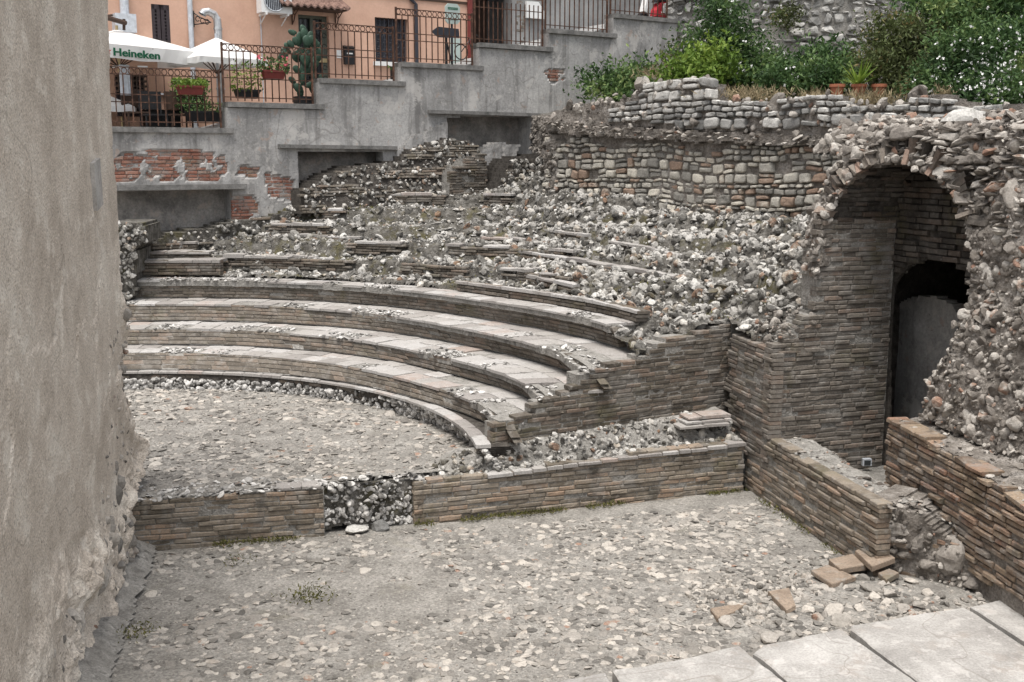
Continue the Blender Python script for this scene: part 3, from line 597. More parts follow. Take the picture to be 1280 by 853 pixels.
# podium (lowest, rubble faced with tile lip)
o = thing('seating_podium', 'lowest curved kerb of the seating, dark rubble face with a thin tile lip', 'podium', (T0[0][0]+T0[1]*.7, T0[0][1]+T0[1]*.7, ZO))
ar = Arc(FO[0], FO[1]-.02, ZO-.05, T0[0], T0[1]+.05, z0-.04); rr = 5.3
b = MB(); S, Zz = np.meshgrid(np.arange(-.4, 1.75, .03/rr), np.linspace(ZO-.06, z0-.04, 14), indexing='ij'); P0 = ar(S, 0, Zz); nn = .035*fbm(P0, 7, 4, 31)
cs = (S[:-1, :-1]+S[1:, 1:])/2; cz = (Zz[:-1, :-1]+Zz[1:, 1:])/2; m = behind_AN(ar, .0)(cs, cz); gridmesh(b, ar(S, nn, Zz), m, ar(S, -.35, Zz)); b.build('mortar_core', M['mortar_dark'], o)
r_ = np.random.default_rng(33); k = 2300; S = r_.uniform(-.4, 1.62, k); Zz = r_.uniform(ZO-.02, z0-.08, k); P0 = ar(S, 0, Zz); m = behind_AN(ar, .12)(S, Zz) & ~((S < .62) & (Zz > z0-.16)) & ~((S > .62) & (S < .8) & (P0[:, 2] > ZO+.05) & (r_.random(k) < .85)); S, Zz = S[m], Zz[m]
b = MB(); rocks(b, ar(S, .02+r_.normal(0, .015, len(S)), Zz), .022+.035*r_.random(len(S))**1.5, 'mid', 3, 34); b.build('rubble_face', M['flint'], o)
b = MB(); bricks(b, ar, -.4, .64, z0-.15, z0-.04, None, ch=.055, lscale=1/rr, seed=35, depth=.1, jit=.008, ero=.01); bricks(b, ar, .6, .8, ZO+.02, z0-.04, None, ch=.055, lscale=1/rr, seed=36, depth=.1, jit=.008, ero=.01)
bricks(b, ar, .8, 1.7, z0-.09, z0-.035, behind_AN(ar, .0), ch=.055, lscale=1/rr, seed=37, depth=.1, jit=.008, ero=.01); b.build('brick_course', M['brick_seat'], o)
td = Tread(T0[0], T0[1], B0[0], B0[1]+.12, z0-.03); b = MB(); bricks(b, td, -.4, 1.75, 0, 1, behind_AN(td, -.02), ch=1., gap=.01, L=(.3, .45), jit=.004, ero=.004, seed=38, depth=.04, lscale=1/rr, cham=.006); b.build('lip_tile', M['tile'], o)

seat_row(1, 'first and lowest brick seat row, just above the rubble podium', B0, z0, T1, B1, z1, seed=41)
seat_row(2, 'second brick seat row counting up from the podium', B1, z1, T2, B2, z2, seed=51)
seat_row(3, 'third brick seat row, with pale tread running widest to the right', B2, z2, T3, B3, z3, seed=61)
seat_row(4, 'fourth brick seat row, ending in rubble at its right', B3, z3, T4, B4, z4, acut=ae4-.13, seed=71)
# fifth riser: only two fragments remain
C5 = (B4[0], B4[1]-.08)
def low_riser(label, a0, a1, zt, C, zb, seed, tilew=.28):
    o = thing('seat_fragment', label, 'seat remnant', (C[0][0]+C[1]*math.sin((a0+a1)/2), C[0][1]+C[1]*math.cos((a0+a1)/2), zb), 'broken upper seat steps')
    ar = Arc(C[0], C[1], zb, C[0], C[1]+.01, zt, E4, E4); b = MB(); bricks(b, ar, a0, a1, zb, zt-.035, None, ch=.054, gap=.007, lscale=1/C[1], seed=seed, depth=.18, jit=.008, ero=.01, miss=.02); b.build('riser', M['brick_seat'], o)
    td = Tread(C[0], C[1]-.02, C[0], C[1]+tilew, zt-.03, E4, E4); b = MB(); bricks(b, td, a0, a1, 0, 1, None, ch=1.0, gap=.01, L=(.3, .5), lscale=1/C[1], seed=seed+1, depth=.05, jit=.006, warp=.008); b.build('tread', M['tile'], o)
    b = MB(); b.fbox(ar, a0, a1, -tilew, -.03, zb-.2, zt-.05) if 0 else None
low_riser('long thin curved brick strip above the fourth row on the right', th_at(C5, 2.1, 570), ae4-.12, 2.2, C5, 2.0, 81, .06)
CL = B4[0]
low_riser('wide brick step above the fourth row beside the left rubble pier', -.14, th_at((CL, 7.5), 2.3, 275), 2.34, (CL, B4[1]-.03), 2.03, 83, .5)
low_riser('middle narrow brick step below the leftmost niche', -.1, th_at((CL, 8.0), 2.4, 262), 2.46, (CL, B4[1]+.45), 2.3, 85, .4)
low_riser('topmost short brick step below the leftmost niche', -.08, th_at((CL, 8.4), 2.5, 246), 2.62, (CL, B4[1]+.85), 2.42, 87, .35)

# brick side wall of the seating (analemma)
t = thing('seating_side_wall', 'stepped dark brick retaining wall closing the right end of the seat rows', 'wall', (1.4, 13.2, .5))
an_px = [(619, 550), (623, 527), (671, 519), (674, 505), (722, 488), (725, 469), (782, 452), (812, 447), (816, 430), (870, 419), (905, 406), (925, 397), (945, 397)]
poly = AN.poly(an_px)+[(3.6, .4), (-.05, .4)]
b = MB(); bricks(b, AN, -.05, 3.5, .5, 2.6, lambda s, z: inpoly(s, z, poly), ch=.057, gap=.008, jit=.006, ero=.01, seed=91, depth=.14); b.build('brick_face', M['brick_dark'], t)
b = MB(); relief(b, AN, poly, .05, amp=.003, thick=.3, n0=-.013, seed=92); b.build('mortar_core', M['mortar_grey'], t)

# ================================================================== RUBBLE BANK
ctl = []
def cp(px, lst):
    for py, d in lst: ctl.append(Yp(px, py, d))
cp(150, [(318, 20.6), (300, 21)]); cp(230, [(322, 20.6), (302, 21.1)]); cp(290, [(310, 20.9), (281, 21.8)]); cp(400, [(305, 20.9), (268, 21.9)])
cp(500, [(320, 19.9), (290, 20.9), (262, 22.2)]); cp(600, [(325, 19), (290, 20.8), (265, 22.3)])
cp(700, [(340, 17.6), (300, 19.6), (250, 21.8), (205, 23.5)]); cp(640, [(268, 22.2), (215, 24.8)])
cp(780, [(365, 15.9), (325, 17.6), (280, 19.5), (243, 21.2)]); cp(860, [(415, 13.7), (370, 15.3), (330, 16.6), (290, 18.2), (263, 19.8)])
cp(930, [(397, 13.9), (350, 15.2), (310, 16.5), (282, 18.2)]); cp(1000, [(385, 13.5), (330, 14.4), (300, 15.6), (285, 17)]); cp(965, [(435, 13.1), (410, 13.4)]); cp(1060, [(300, 14.5)])
for a in np.linspace(-.3, ae4-.15, 12):
    rr_ = B4[1]+float(E4(a))+.05; ctl.append(np.array([B4[0][0]+rr_*math.sin(a), B4[0][1]+rr_*math.cos(a), z4+.03]))
ctl = np.array(ctl)
def tps_fit(c, lam=.02):
    n = len(c); d = np.hypot(c[:, None, 0]-c[None, :, 0], c[:, None, 1]-c[None, :, 1]); Kk = np.where(d > 0, d*d*np.log(d+1e-9), 0)+lam*np.eye(n)
    Pm = np.c_[np.ones(n), c[:, :2]]; A_ = np.zeros((n+3, n+3)); A_[:n, :n] = Kk; A_[:n, n:] = Pm; A_[n:, :n] = Pm.T
    return np.linalg.solve(A_, np.r_[c[:, 2], 0, 0, 0])
wt = tps_fit(ctl, .3)
def bank0(X, Y):
    X = np.asarray(X, float); Y = np.asarray(Y, float); z = wt[-3]+wt[-2]*X+wt[-1]*Y
    for i, c in enumerate(ctl):
        d = np.hypot(X-c[0], Y-c[1]); z = z+wt[i]*np.where(d > 0, d*d*np.log(d+1e-9), 0)
    return z
TH_ = .27
def bank(X, Y):
    z = bank0(X, Y); n = fbm(v3(X, Y), .9, 3, 60)
    ter = (z-z4)/TH_+n*.28; fr_ = ter-np.floor(ter); st = np.floor(ter)+np.clip((fr_-.82)/.18, 0, 1); amt = .85
    z = z+((st-n*.28)*TH_+z4-z+.02)*amt
    rg = 1-np.abs(fbm(v3(X, Y), 3.2, 4, 61))*2.2; return z+.04*rg+.025*fbm(v3(X, Y), 11, 3, 62)-.02
rB4 = B4[1]
def keep_bank(X, Y, m=0.): 
    r = np.hypot(X-B4[0][0], Y-B4[0][1]); a = np.arctan2(X-B4[0][0], Y-B4[0][1])
    ctr_ok = (r > rB4+E4(a)-.03+m) | (a > ae4-.15)
    # right part uses the third row's back circle
    r3 = np.hypot(X-B3[0][0], Y-B3[0][1]); a3 = np.arctan2(X-B3[0][0], Y-B3[0][1]); ctr_ok &= r3 > B3[1]+E4(a3)-.05+m
    return ctr_ok & (side(RW, X, Y) > -.3) & (side(PR, X, Y) < -.05-m) & ((side(AN, X, Y) < -.05-m) | (side(LP, X, Y) < -.03-m)) & ((side(SW, X, Y) > -.6) | (X < .9))
g = MB(); field(g, -9.5, 5.2, 12.6, 26.2, .045, bank, keep_bank); struct(g.build('rubble_slope_terrain', M['earth']))
vis = lambda X, Y: keep_bank(X, Y, .05) & (X > -7.9)
bd = lambda X, Y: np.clip(.75+1.5*fbm(v3(X, Y), .75, 3, 66), .12, 1)
g = MB()
n1_ = scatter(g, -8, 5, 12.7, 26, 62, lambda X, Y: bank(X, Y), vis, (.035, .1), 'mid', 71, nz=-.008, nj=.02, thin=bd, pw=1.5)
n2_ = scatter(g, -8, 5, 12.7, 26, 110, lambda X, Y: bank(X, Y), vis, (.018, .04), 'mid', 72, nz=-.002, nj=.01, thin=lambda X, Y: .3+.7*bd(X, Y))
n3_ = scatter(g, -8, 5, 12.7, 26, 5, lambda X, Y: bank(X, Y), vis, (.08, .14), 'hi', 73, nz=-.035, nj=.02, thin=bd)
scatter(g, -8, 5, 12.7, 26, 16, lambda X, Y: bank(X, Y), vis, (.04, .12), 'flat', 74, tilt=.35, nz=.0, nj=.012, thin=lambda X, Y: np.clip(.5-1.2*fbm(v3(X, Y), .8, 3, 90), .1, 1))
scatter(g, -1, 5, 12.7, 24, 75, lambda X, Y: bank(X, Y), lambda X, Y: vis(X, Y) & (X+.12*(Y-14) > .6), (.04, .11), 'mid', 79, nz=.01, nj=.03)
struct(g.build('rubble', M['rubble']), 'stuff')
g = MB(); r_ = np.random.default_rng(75); k = 26000; X = r_.uniform(-8, 4, k); Y = r_.uniform(12.7, 25, k); m = vis(X, Y) & (fbm(v3(X, Y), 1.0, 3, 80) > .33); X, Y = X[m], Y[m]
leaves(g, v3(X, Y, bank(X, Y)+.02), .05, 76, asp=.35, up=.8); struct(g.build('moss', M['moss']), 'stuff')

# worn tiers: broken brick edges that follow the contours of the bank
def tier(label, j, seed, keepthr):
    lev = z4+TH_*j; A_ = np.linspace(-.16, 1.45, 150); Pn = []
    for a in A_:
        r = np.arange(B4[1]+.05, B4[1]+9, .06); x = B4[0][0]+r*math.sin(a); y = B4[0][1]+r*math.cos(a); zz = bank0(x, y)+TH_*.28*fbm(v3(x, y), .9, 3, 60); i = np.argmax(zz > lev); Pn.append([x[i], y[i], lev] if zz[i] > lev and i > 1 else [np.nan]*3)
    Pn = np.array(Pn)
    for k in range(3): Pn[1:-1] = (Pn[:-2]+Pn[1:-1]*2+Pn[2:])/4
    ok = ~np.isnan(Pn[:, 0]); Pn = Pn[ok]; Aok = A_[ok]
    if len(Pn) < 8: return
    seg = np.r_[0, np.cumsum(np.linalg.norm(np.diff(Pn[:, :2], axis=0), axis=1))]; tn = np.gradient(Pn[:, :2], axis=0); tn /= np.linalg.norm(tn, axis=1)[:, None]; nb = np.c_[-tn[:, 1], tn[:, 0]]
    def fr(s, n, v):      # n up, v backwards
        s, n, v = np.broadcast_arrays(np.asarray(s, float), np.asarray(n, float), np.asarray(v, float)); g_ = lambda c: np.interp(s, seg, c); return v3(g_(Pn[:, 0])+g_(nb[:, 0])*(v-.16), g_(Pn[:, 1])+g_(nb[:, 1])*(v-.16), lev+n+.065)
    def here(s, v):
        P = fr(s, 0, 0*v+.2); return vis(P[..., 0], P[..., 1]) & (P[..., 0]+.35*j < 1.9) & (fbm(v3(s, j*3.7), .8, 3, seed) > keepthr) & (side(RW, P[..., 0], P[..., 1]) > .3)
    o = thing('worn_tier', label, 'seat remnant', Pn[len(Pn)//2]-[0, 0, .3], 'worn tiers in the rubble slope')
    b = MB(); bricks(b, fr, 0, seg[-1], -.02, .26, lambda s, v: here(s, v) & (fbm(v3(s, j), 3, 2, seed+3) > -.12), ch=.26, L=(.25, .5), gap=.012, depth=.05, jit=.01, seed=seed, warp=.012, miss=.1); b.build('tread', M['tile'], o)
    fr2 = lambda s, n, z: fr(s, z-.25, -n+.0)
    b = MB(); bricks(b, fr2, 0, seg[-1], 0, .2, lambda s, z: here(s, z), ch=.052, L=(.18, .36), gap=.01, depth=.14, jit=.014, seed=seed+1, miss=.06); b.build('riser', M['brick_seat'], o)
for j, (lab, th_) in enumerate([('first worn tier of broken brick just above the fourth seat row', .02), ('second worn tier up the rubble slope, long broken brick ledges', .1), ('third worn tier halfway up the rubble slope', .14), ('fourth worn tier, short ledges high on the rubble slope', .16), ('fifth and highest worn tier below the stone wall', .2)]): tier(lab, j+1, 900+j*10, th_)
# long tile strips lying in the rubble
def strip(label, pts, w, h, seed, lift=.04, face=True):
    # pts: pixels of the front top edge, placed on the bank
    P = []
    for px, py in pts:
        lo, hi = 13., 26.
        for it in range(60):      # march the ray to the bank surface
            d = lo+(hi-lo)*it/59.; q = Yp(px, py, d)
            if q[2] < bank0(q[0], q[1])+lift: break
        P.append(Yp(px, py, d))
    P = np.array(P); seg = np.r_[0, np.cumsum(np.linalg.norm(np.diff(P[:, :2], axis=0), axis=1))]
    o = thing('tile_strip', label, 'seat remnant', P.mean(0)-[0, 0, h], 'broken seat edges lying in the rubble')
    def fr(s, n, v):
        s, n, v = np.broadcast_arrays(np.asarray(s, float), np.asarray(n, float), np.asarray(v, float)); x = np.interp(s, seg, P[:, 0]); y = np.interp(s, seg, P[:, 1]); z = np.interp(s, seg, P[:, 2])
        d = P[-1, :2]-P[0, :2]; d = d/np.linalg.norm(d); nb = np.array([-d[1], d[0]]); return v3(x+nb[0]*v, y+nb[1]*v, z+n)
    b = MB(); bricks(b, fr, 0, seg[-1], 0, w, None, ch=w, L=(.3, .55), gap=.01, depth=.05, seed=seed, jit=.008, warp=.01); b.build('tread', M['tile'], o)
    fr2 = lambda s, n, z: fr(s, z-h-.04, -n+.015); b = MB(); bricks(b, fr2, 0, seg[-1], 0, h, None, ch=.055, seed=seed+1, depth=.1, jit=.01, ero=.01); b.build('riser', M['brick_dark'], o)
strip('short pale edge strip highest on the rubble slope', [(615, 279), (660, 283), (732, 293)], .16, .1, 101)
strip('longest pale edge strip crossing the rubble slope', [(592, 305), (640, 311), (700, 321), (770, 332), (850, 346)], .18, .1, 103)
strip('darker strip just under the longest edge strip', [(638, 329), (680, 336), (722, 345)], .2, .12, 105)
strip('narrow strip between the highest and the longest edge strips', [(600, 296), (640, 297), (672, 301)], .14, .08, 111)
strip('short dark strip at the far left of the rubble slope', [(300, 318), (360, 319), (415, 323)], .14, .12, 113)
strip('faint broken strip halfway up the left of the rubble slope', [(320, 296), (380, 293), (450, 296)], .12, .12, 115)
strip('short strip near the right end of the rubble slope', [(760, 300), (810, 309), (850, 318)], .12, .12, 117)
strip('small broken strip lowest under the longest edge strip', [(655, 343), (690, 350), (716, 356)], .16, .1, 107)

# ================================================================== PIER, PASSAGE, VAULT
t = thing('brick_pier', 'tall grey brown brick pier with a sharp corner left of the dark arch', 'wall', (3.3, 13.0, 0))
pts_l = [(911, 418), (922, 416), (932, 424), (950, 433), (963, 441), (963, 552), (928, 546), (911, 530)]
poly = LP.poly(pts_l); sc0 = LP.px(963, 500)[0]; poly = [(a if px != 963 else sc0, z) for (a, z), (px, py) in zip(poly, pts_l)]; poly[5] = (sc0, .45); poly[6] = (-.02, .45); poly[7] = (LP.px(911, 500)[0], .45)
b = MB(); bricks(b, LP, LP.px(905, 500)[0], sc0, .4, 2.4, lambda s, z: inpoly(s, z, poly), ch=.057, gap=.009, jit=.012, ero=.012, seed=201, depth=.16)
b.build('side_face', M['brick_pass'], t)
ARC_L = [(1020, 420), (1021, 340), (1028, 292), (1041, 256), (1064, 222)]
pr_px = [(963, 441), (978, 432), (985, 418), (1000, 408), (1010, 396), (1022, 392), (1021, 340), (1028, 292), (1041, 250)]
pp = PR.poly(pr_px); ZS = 3.42; SE_ = 1.68
poly = [(0, pp[0][1])]+pp[1:]+[(pp[-1][0], ZS+.05), (SE_, ZS+.05), (SE_, .2), (0, .2)]
b = MB(); bricks(b, PR, 0.0, SE_, .25, ZS+.05, lambda s, z: inpoly(s, z, poly), ch=.057, gap=.008, jit=.009, ero=.012, seed=203, depth=.14, L=(.16, .32)); b.build('front_face', M['brick_pass'], t)
b = MB(); relief(b, PR, [(max(a, .1), z) for a, z in poly], .03, amp=.006, thick=.35, n0=-.015, seed=204); relief(b, LP, [(LP.px(914, 425)[0], .4), (LP.px(914, 425)[0], LP.px(914, 427)[1]), (sc0-.09, LP.px(950, 440)[1]), (sc0-.09, .4)], .03, amp=.004, thick=.25, n0=-.013, seed=205); b.build('mortar_core', M['mortar_grey'], t)
# ragged brick ends at the broken top of the pier
b = MB()
for i, (zz, wd) in enumerate([(1.9, .62), (1.955, .55), (2.01, .5), (2.07, .42), (2.13, .38), (2.19, .3)]):
    bricks(b, lambda a, n, v, zz=zz: PR(a, -v, zz+n), .1+.05*i, .75-.02*i, -.02+.03*i, wd*.8, None, ch=.3, L=(.2, .34), seed=210+i, gap=.012, depth=.045, jit=.006, warp=.01, miss=.15)
b.build('broken_course', M['brick_pass'], t)
r_ = np.random.default_rng(8); b = MB(); S = r_.uniform(.1, .9, 160); Nn = -r_.uniform(0, .7, 160); rocks(b, PR(S, Nn, 2.0+.35*S+r_.normal(0, .05, 160)), .02+.05*r_.random(160)**2, 'mid', 3, 9); b.build('rubble_top', M['core'], t)

# low wall that continues the pier towards the viewer
t = thing('low_passage_wall', 'low weathered brick wall running forward from the foot of the tall pier', 'wall', (3.3, 12.0, 0))
lp = [(926, 546), (963, 549), (985, 562), (1003, 578), (1040, 600), (1075, 620), (1103, 634), (1125, 650)]; q = LP.poly(lp); tzl = lambda s: np.interp(s, [a for a, z in q], [z for a, z in q])
send = LP.px(1103, 690)[0]
b = MB(); bricks(b, LP, -.03, 3.1, -.05, .9, lambda s, z: (z < tzl(s)) & ~((z > .4) & (s < sc0)), ch=.055, gap=.009, jit=.012, ero=.012, seed=221, depth=.16); b.build('brick_face', M['brick_olive'], t)
b = MB(); relief(b, LP, [(0, -.05), (2.95, -.05), (2.95, .6), (sc0, .6), (0, .5)], .03, amp=.005, thick=.3, n0=-.015, seed=222); b.build('mortar_core', M['mortar_grey'], t)
def pass_z(X, Y):
    d = -side(LP, X, Y); s = (X-LP.A[0])*LP.d[0]+(Y-LP.A[1])*LP.d[1]; e = tzl(s)
    return np.where(d < .5, e-.02+0*d, e-.02-(d-.5)*.75).clip(.3, 2)+.03*fbm(v3(X, Y), 6, 4, 33)
kp = lambda X, Y: (side(LP, X, Y) < -.05) & (side(PR, X, Y) > -.1) & (side(RWL, X, Y) > -.2) & (Y > 10.2)
g = MB(); field(g, 2.8, 6.5, 10.2, 14.5, .035, pass_z, lambda X, Y: (side(LP, X, Y) < -.05) & (side(PR, X, Y) > -.15) & (Y > 10.5)); struct(g.build('passage_ground', M['mortar_grey']))
g = MB(); scatter(g, 2.9, 4.8, 10.2, 13.4, 330, pass_z, kp, (.012, .045), 'flat', 225, tilt=.8, nz=.004, nj=.006, thin=lambda X, Y: .25+.6*(fbm(v3(X, Y), 2, 2, 4) > .05)); struct(g.build('passage_rubble', M['core']), 'stuff')

# vaulted mass
t = thing('vaulted_passage', 'broken rubble barrel vault with a dark arched opening at the right edge', 'vaulted ruin', (4.6, 12.6, .3))
dB = np.array([.953, .303]); nB = np.array([.303, -.953]); FARO = PR.A; WID = 1.62; RAD = WID/2
def barrel(s, n, v):     # v = arc length from the far springing, n inward
    s, n, v = np.broadcast_arrays(np.asarray(s, float), np.asarray(n, float), np.asarray(v, float)); a = v/RAD; r = RAD-n
    o = RAD-r*np.cos(a); return v3(FARO[0]+dB[0]*s+nB[0]*o, FARO[1]+dB[1]*s+nB[1]*o, ZS+r*np.sin(a)*.98)
def behindE(off_=0.):
    def f(P): 
        n = side(EP, P[..., 0], P[..., 1])+EP.lean*(P[..., 2]-EP.z0); return n < off_
    return f
bE = behindE(.0)
b = MB(); bricks(b, barrel, .3, 2.6, 0, RAD*math.pi, lambda s, v: bE(barrel(s, 0, v)), ch=.06, gap=.01, jit=.02, ero=.012, seed=231, depth=.2, L=(.14, .3)); b.build('vault_lining', M['brick_shade'], t)
b = MB(); S, V = np.meshgrid(np.arange(.2, 4, .06), np.linspace(-.1, RAD*math.pi+.1, 40), indexing='ij'); cs = (S[:-1, :-1]+S[1:, 1:])/2; cv = (V[:-1, :-1]+V[1:, 1:])/2
gridmesh(b, barrel(S, -.02+.02*fbm(barrel(S, 0, V), 6, 3, 5), V), behindE(-.08)(barrel(cs, 0, cv)), barrel(S, -.22, V)); b.build('vault_core', M['mortar_dark'], t)
# broken face round the arch
outer = [(1012, 345), (1000, 330), (996, 305), (1010, 262), (1028, 232), (1045, 205), (1060, 186), (1085, 176), (1120, 168), (1180, 158), (1240, 152), (1440, 146), (1440, 520), (1205, 470)]
hole = [(1014, 460), (1020, 392), (1021, 340), (1028, 292), (1041, 256), (1064, 222), (1088, 205), (1115, 199), (1145, 204), (1172, 219), (1190, 244), (1205, 278), (1213, 315), (1214, 345), (1206, 380), (1198, 420), (1190, 500)]
po = EP.poly(outer); ph = EP.poly(hole)
def bulge(S, Z, P):  # right haunch swells forward
    s0 = EP.px(1215, 300)[0]; return np.clip((S-s0)/.5, 0, 1)*.22*np.clip((Z-2.75)/.5, 0, 1)+np.clip((EP.px(1020, 300)[0]-S)/.5, 0, 1)*-.15
b = MB(); relief(b, EP, po, .03, amp=.1, freq=2.6, thick=.14, holes=[ph], jag=.13, seed=241, nfun=bulge, strat=2.2); b.build('broken_face', M['core_mortar'], t)
b = MB(); rocks_on(b, EP, po, 260, (.016, .055), 'mid', .01, .015, 242, holes=[ph], nfun=lambda S, Z, P: bulge(S, Z, P)+.09*fbm(P*[1, 1, 2.2], 2.6, 5, 241)); 
rocks_on(b, EP, po, 34, (.06, .13), 'hi', .01, .02, 243, holes=[ph], nfun=lambda S, Z, P: bulge(S, Z, P)+.09*fbm(P*[1, 1, 2.2], 2.6, 5, 241))
rocks_on(b, EP, EP.poly([(1040, 205), (1110, 168), (1340, 148), (1340, 300), (1220, 290), (1190, 235), (1140, 200), (1075, 205)]), 90, (.05, .13), 'flat', .03, .04, 244, nfun=bulge, tilt=.5)
masonry(b, EP, EP.poly([(1100, 172), (1180, 160), (1240, 154), (1340, 150), (1340, 340), (1225, 330), (1216, 280), (1190, 235), (1150, 200)]), [.07, .11, .16], (.12, .3), 245, proud=.07, depth=.1, miss=.45, jit=.04, rough=.25, keep=lambda s, z: True, sub=3)
b.build('face_rubble', M['core'], t)
# arch edge voussoirs
def voussoirs(px_pts, seed, size, kind='mid', n=.03):
    P = [EP(*(lambda q: (q[0], n, q[1]))(EP.px(x, y))) for x, y in px_pts]; bb = MB(); edge_rocks(bb, P, size, .05, .025, kind, seed); return bb
b = voussoirs(hole[2:11], 251, (.025, .075)); b.build('arch_edge_stone', M['core'], t)
b = MB(); r2 = np.random.default_rng(4)
eh = hole[3:12]
for i in range(len(eh)-1):
    for k in range(5):
        if r2.random() > (.6 if i < 4 else .12): continue
        f = (k+r2.uniform(.1, .9))/5; x = eh[i][0]+(eh[i+1][0]-eh[i][0])*f; y = eh[i][1]+(eh[i+1][1]-eh[i][1])*f
        a, z = EP.px(x, y); cx, cz = EP.px(1112, 300); dd = np.array([a-cx, z-cz]); dd /= np.linalg.norm(dd); tt = np.array([-dd[1], dd[0]]); L_ = r2.uniform(.08, .2); wd = r2.uniform(.016, .036)
        pts = [np.array([a, z])+dd*u+tt*v for u, v in ((-.03, -wd), (L_, -wd), (L_, wd), (-.03, wd))]
        F_ = [EP(p[0], .07+r2.normal(0, .015), p[1]) for p in pts]; b.prism(F_, EP(0, -.2, 3)-EP(0, 0, 3), r2.random())
b.build('arch_brick', M['voussoir'], t)
# upper rounded top and closing body
def top_z(X, Y):
    nE = -(side(EP, X, Y)+EP.lean*(4.6-EP.z0)); return 4.62-.35*np.clip(1-nE/.5, 0, 1)**2+.12*fbm(v3(X, Y), 1.5, 3, 8)+.05*fbm(v3(X, Y), 6, 3, 9)
def ktop(X, Y): P = v3(X, Y, 4.6); return behindE(.0)(P) & (Y < 17.5) & (X < 9) & (side(SW, X, Y) > -.5)
b = MB(); field(b, 3.2, 9, 9.5, 17.5, .06, top_z, lambda X, Y: ktop(X, Y) & (side(PR, X, Y) > -.5)); b.build('top_surface', M['core_mortar'], t)
b = MB(); scatter(b, 3.2, 8, 9.5, 16, 70, top_z, lambda X, Y: ktop(X, Y) & (side(PR, X, Y) > -.5), (.03, .1), 'flat', 261, tilt=.7, nz=.0, nj=.02); scatter(b, 3.2, 8, 9.5, 14, 260, top_z, lambda X, Y: ktop(X, Y) & (side(PR, X, Y) > -.5) & (side(EP, X, Y) > -1.4), (.02, .09), 'mid', 268, nz=-.01, nj=.02); b.build('top_rubble', M['core'], t)
# end wall with inner arch and dim chamber beyond
EA = PR(SE_, 0, 0)[:2]; EW = Plane(EA, EA+nB)
ih = EW.poly([(1106, 640), (1106, 420), (1106, 385), (1114, 352), (1132, 332), (1160, 323), (1188, 328), (1208, 345), (1222, 385), (1226, 640)])
b = MB(); relief(b, EW, [(-.1, .2), (1.62, .2), (1.62, 4.15), (-.1, 4.15)], .02, amp=.01, thick=.1, holes=[ih], seed=262, n0=-.05); b.build('inner_wall_core', M['mortar_dark'], t)
b = MB(); bricks(b, EW, 0, 1.62, .2, 4.15, lambda s, z: ~inpoly(s, z, ih), ch=.07, jit=.02, ero=.012, seed=266, L=(.12, .28), depth=.1, miss=.08); b.build('inner_arch_wall', M['brick_shade'], t)
CH = Plane(EA+dB*.75-nB*.3, EA+dB*.75+nB); top = CH.poly([(1098, 402), (1115, 382), (1140, 371), (1165, 371), (1186, 380), (1195, 392)])
b = MB(); poly = [(-.65, .1)]+[(-.65, top[0][1])]+top+[(top[-1][0], .1)]; relief(b, CH, poly, .03, amp=.04, thick=.2, n0=-.03, seed=264); b.build('chamber_wall', M['plaster'], t)
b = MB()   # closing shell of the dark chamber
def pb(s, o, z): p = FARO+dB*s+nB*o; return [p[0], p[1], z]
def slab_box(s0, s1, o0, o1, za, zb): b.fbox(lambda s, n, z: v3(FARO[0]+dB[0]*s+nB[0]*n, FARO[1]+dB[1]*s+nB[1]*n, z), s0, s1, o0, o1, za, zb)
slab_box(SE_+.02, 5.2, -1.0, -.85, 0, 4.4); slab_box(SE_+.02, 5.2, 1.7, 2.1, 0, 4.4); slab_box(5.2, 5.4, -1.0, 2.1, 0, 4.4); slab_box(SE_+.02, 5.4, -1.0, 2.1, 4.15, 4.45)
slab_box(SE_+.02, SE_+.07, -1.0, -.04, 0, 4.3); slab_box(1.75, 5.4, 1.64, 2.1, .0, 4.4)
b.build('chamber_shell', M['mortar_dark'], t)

# right wall and its rubble core
t = thing('thick_brick_wall', 'thick orange brown brick wall at the right edge with a high core of white stones above it', 'wall', (4.5, 10.5, 0))
rw = [(1110, 524), (1118, 527), (1150, 545), (1200, 575), (1245, 606), (1280, 634), (1330, 672), (1420, 740)]; q = RWL.poly(rw); tzr = lambda s: np.interp(s, [a for a, z in q], [z for a, z in q])
lo = RWL.poly([(1100, 650), (1140, 668), (1180, 694), (1225, 722), (1280, 752), (1330, 790)]); bzr = lambda s: np.interp(s, [a for a, z in lo], [z for a, z in lo])
sA = RWL.px(1104, 600)[0]
b = MB(); bricks(b, RWL, sA, 4.2, -.1, 1.6, lambda s, z: (z < tzr(s)) & (z > bzr(s)), ch=.062, gap=.014, jit=.014, ero=.012, seed=271, depth=.22, L=(.2, .36), cham=.012, warp=.006); b.build('brick_face', M['brick_warm'], t)
b = MB(); relief(b, RWL, [(sA+.05, -.1), (4.2, -.1), (4.2, .9)]+[(a, z-.03) for a, z in q[::-1][1:-1]]+[(sA+.05, 1.2)], .04, amp=.012, freq=6, thick=.5, n0=-.026, seed=272)
def ledge_z(X, Y):
    s = (X-RWL.A[0])*RWL.d[0]+(Y-RWL.A[1])*RWL.d[1]; return tzr(s)-.01+.05*fbm(v3(X, Y), 5, 4, 22)+.12*np.clip(-side(RWL, X, Y)-.1, 0, 1)
kl = lambda X, Y: (side(RWL, X, Y) < -.04) & (side(RWL, X, Y) > -1.6) & (((X-RWL.A[0])*RWL.d[0]+(Y-RWL.A[1])*RWL.d[1]) > sA+.02) & (Y > 6.5)
field(b, 4, 6.5, 6.5, 12.3, .04, ledge_z, kl, thick=.2); b.build('mortar_bed', M['core_mortar'], t)
Ew = Plane(RWL(sA, -.5, 0)[:2], RWL(sA, 0, 0)[:2]); 
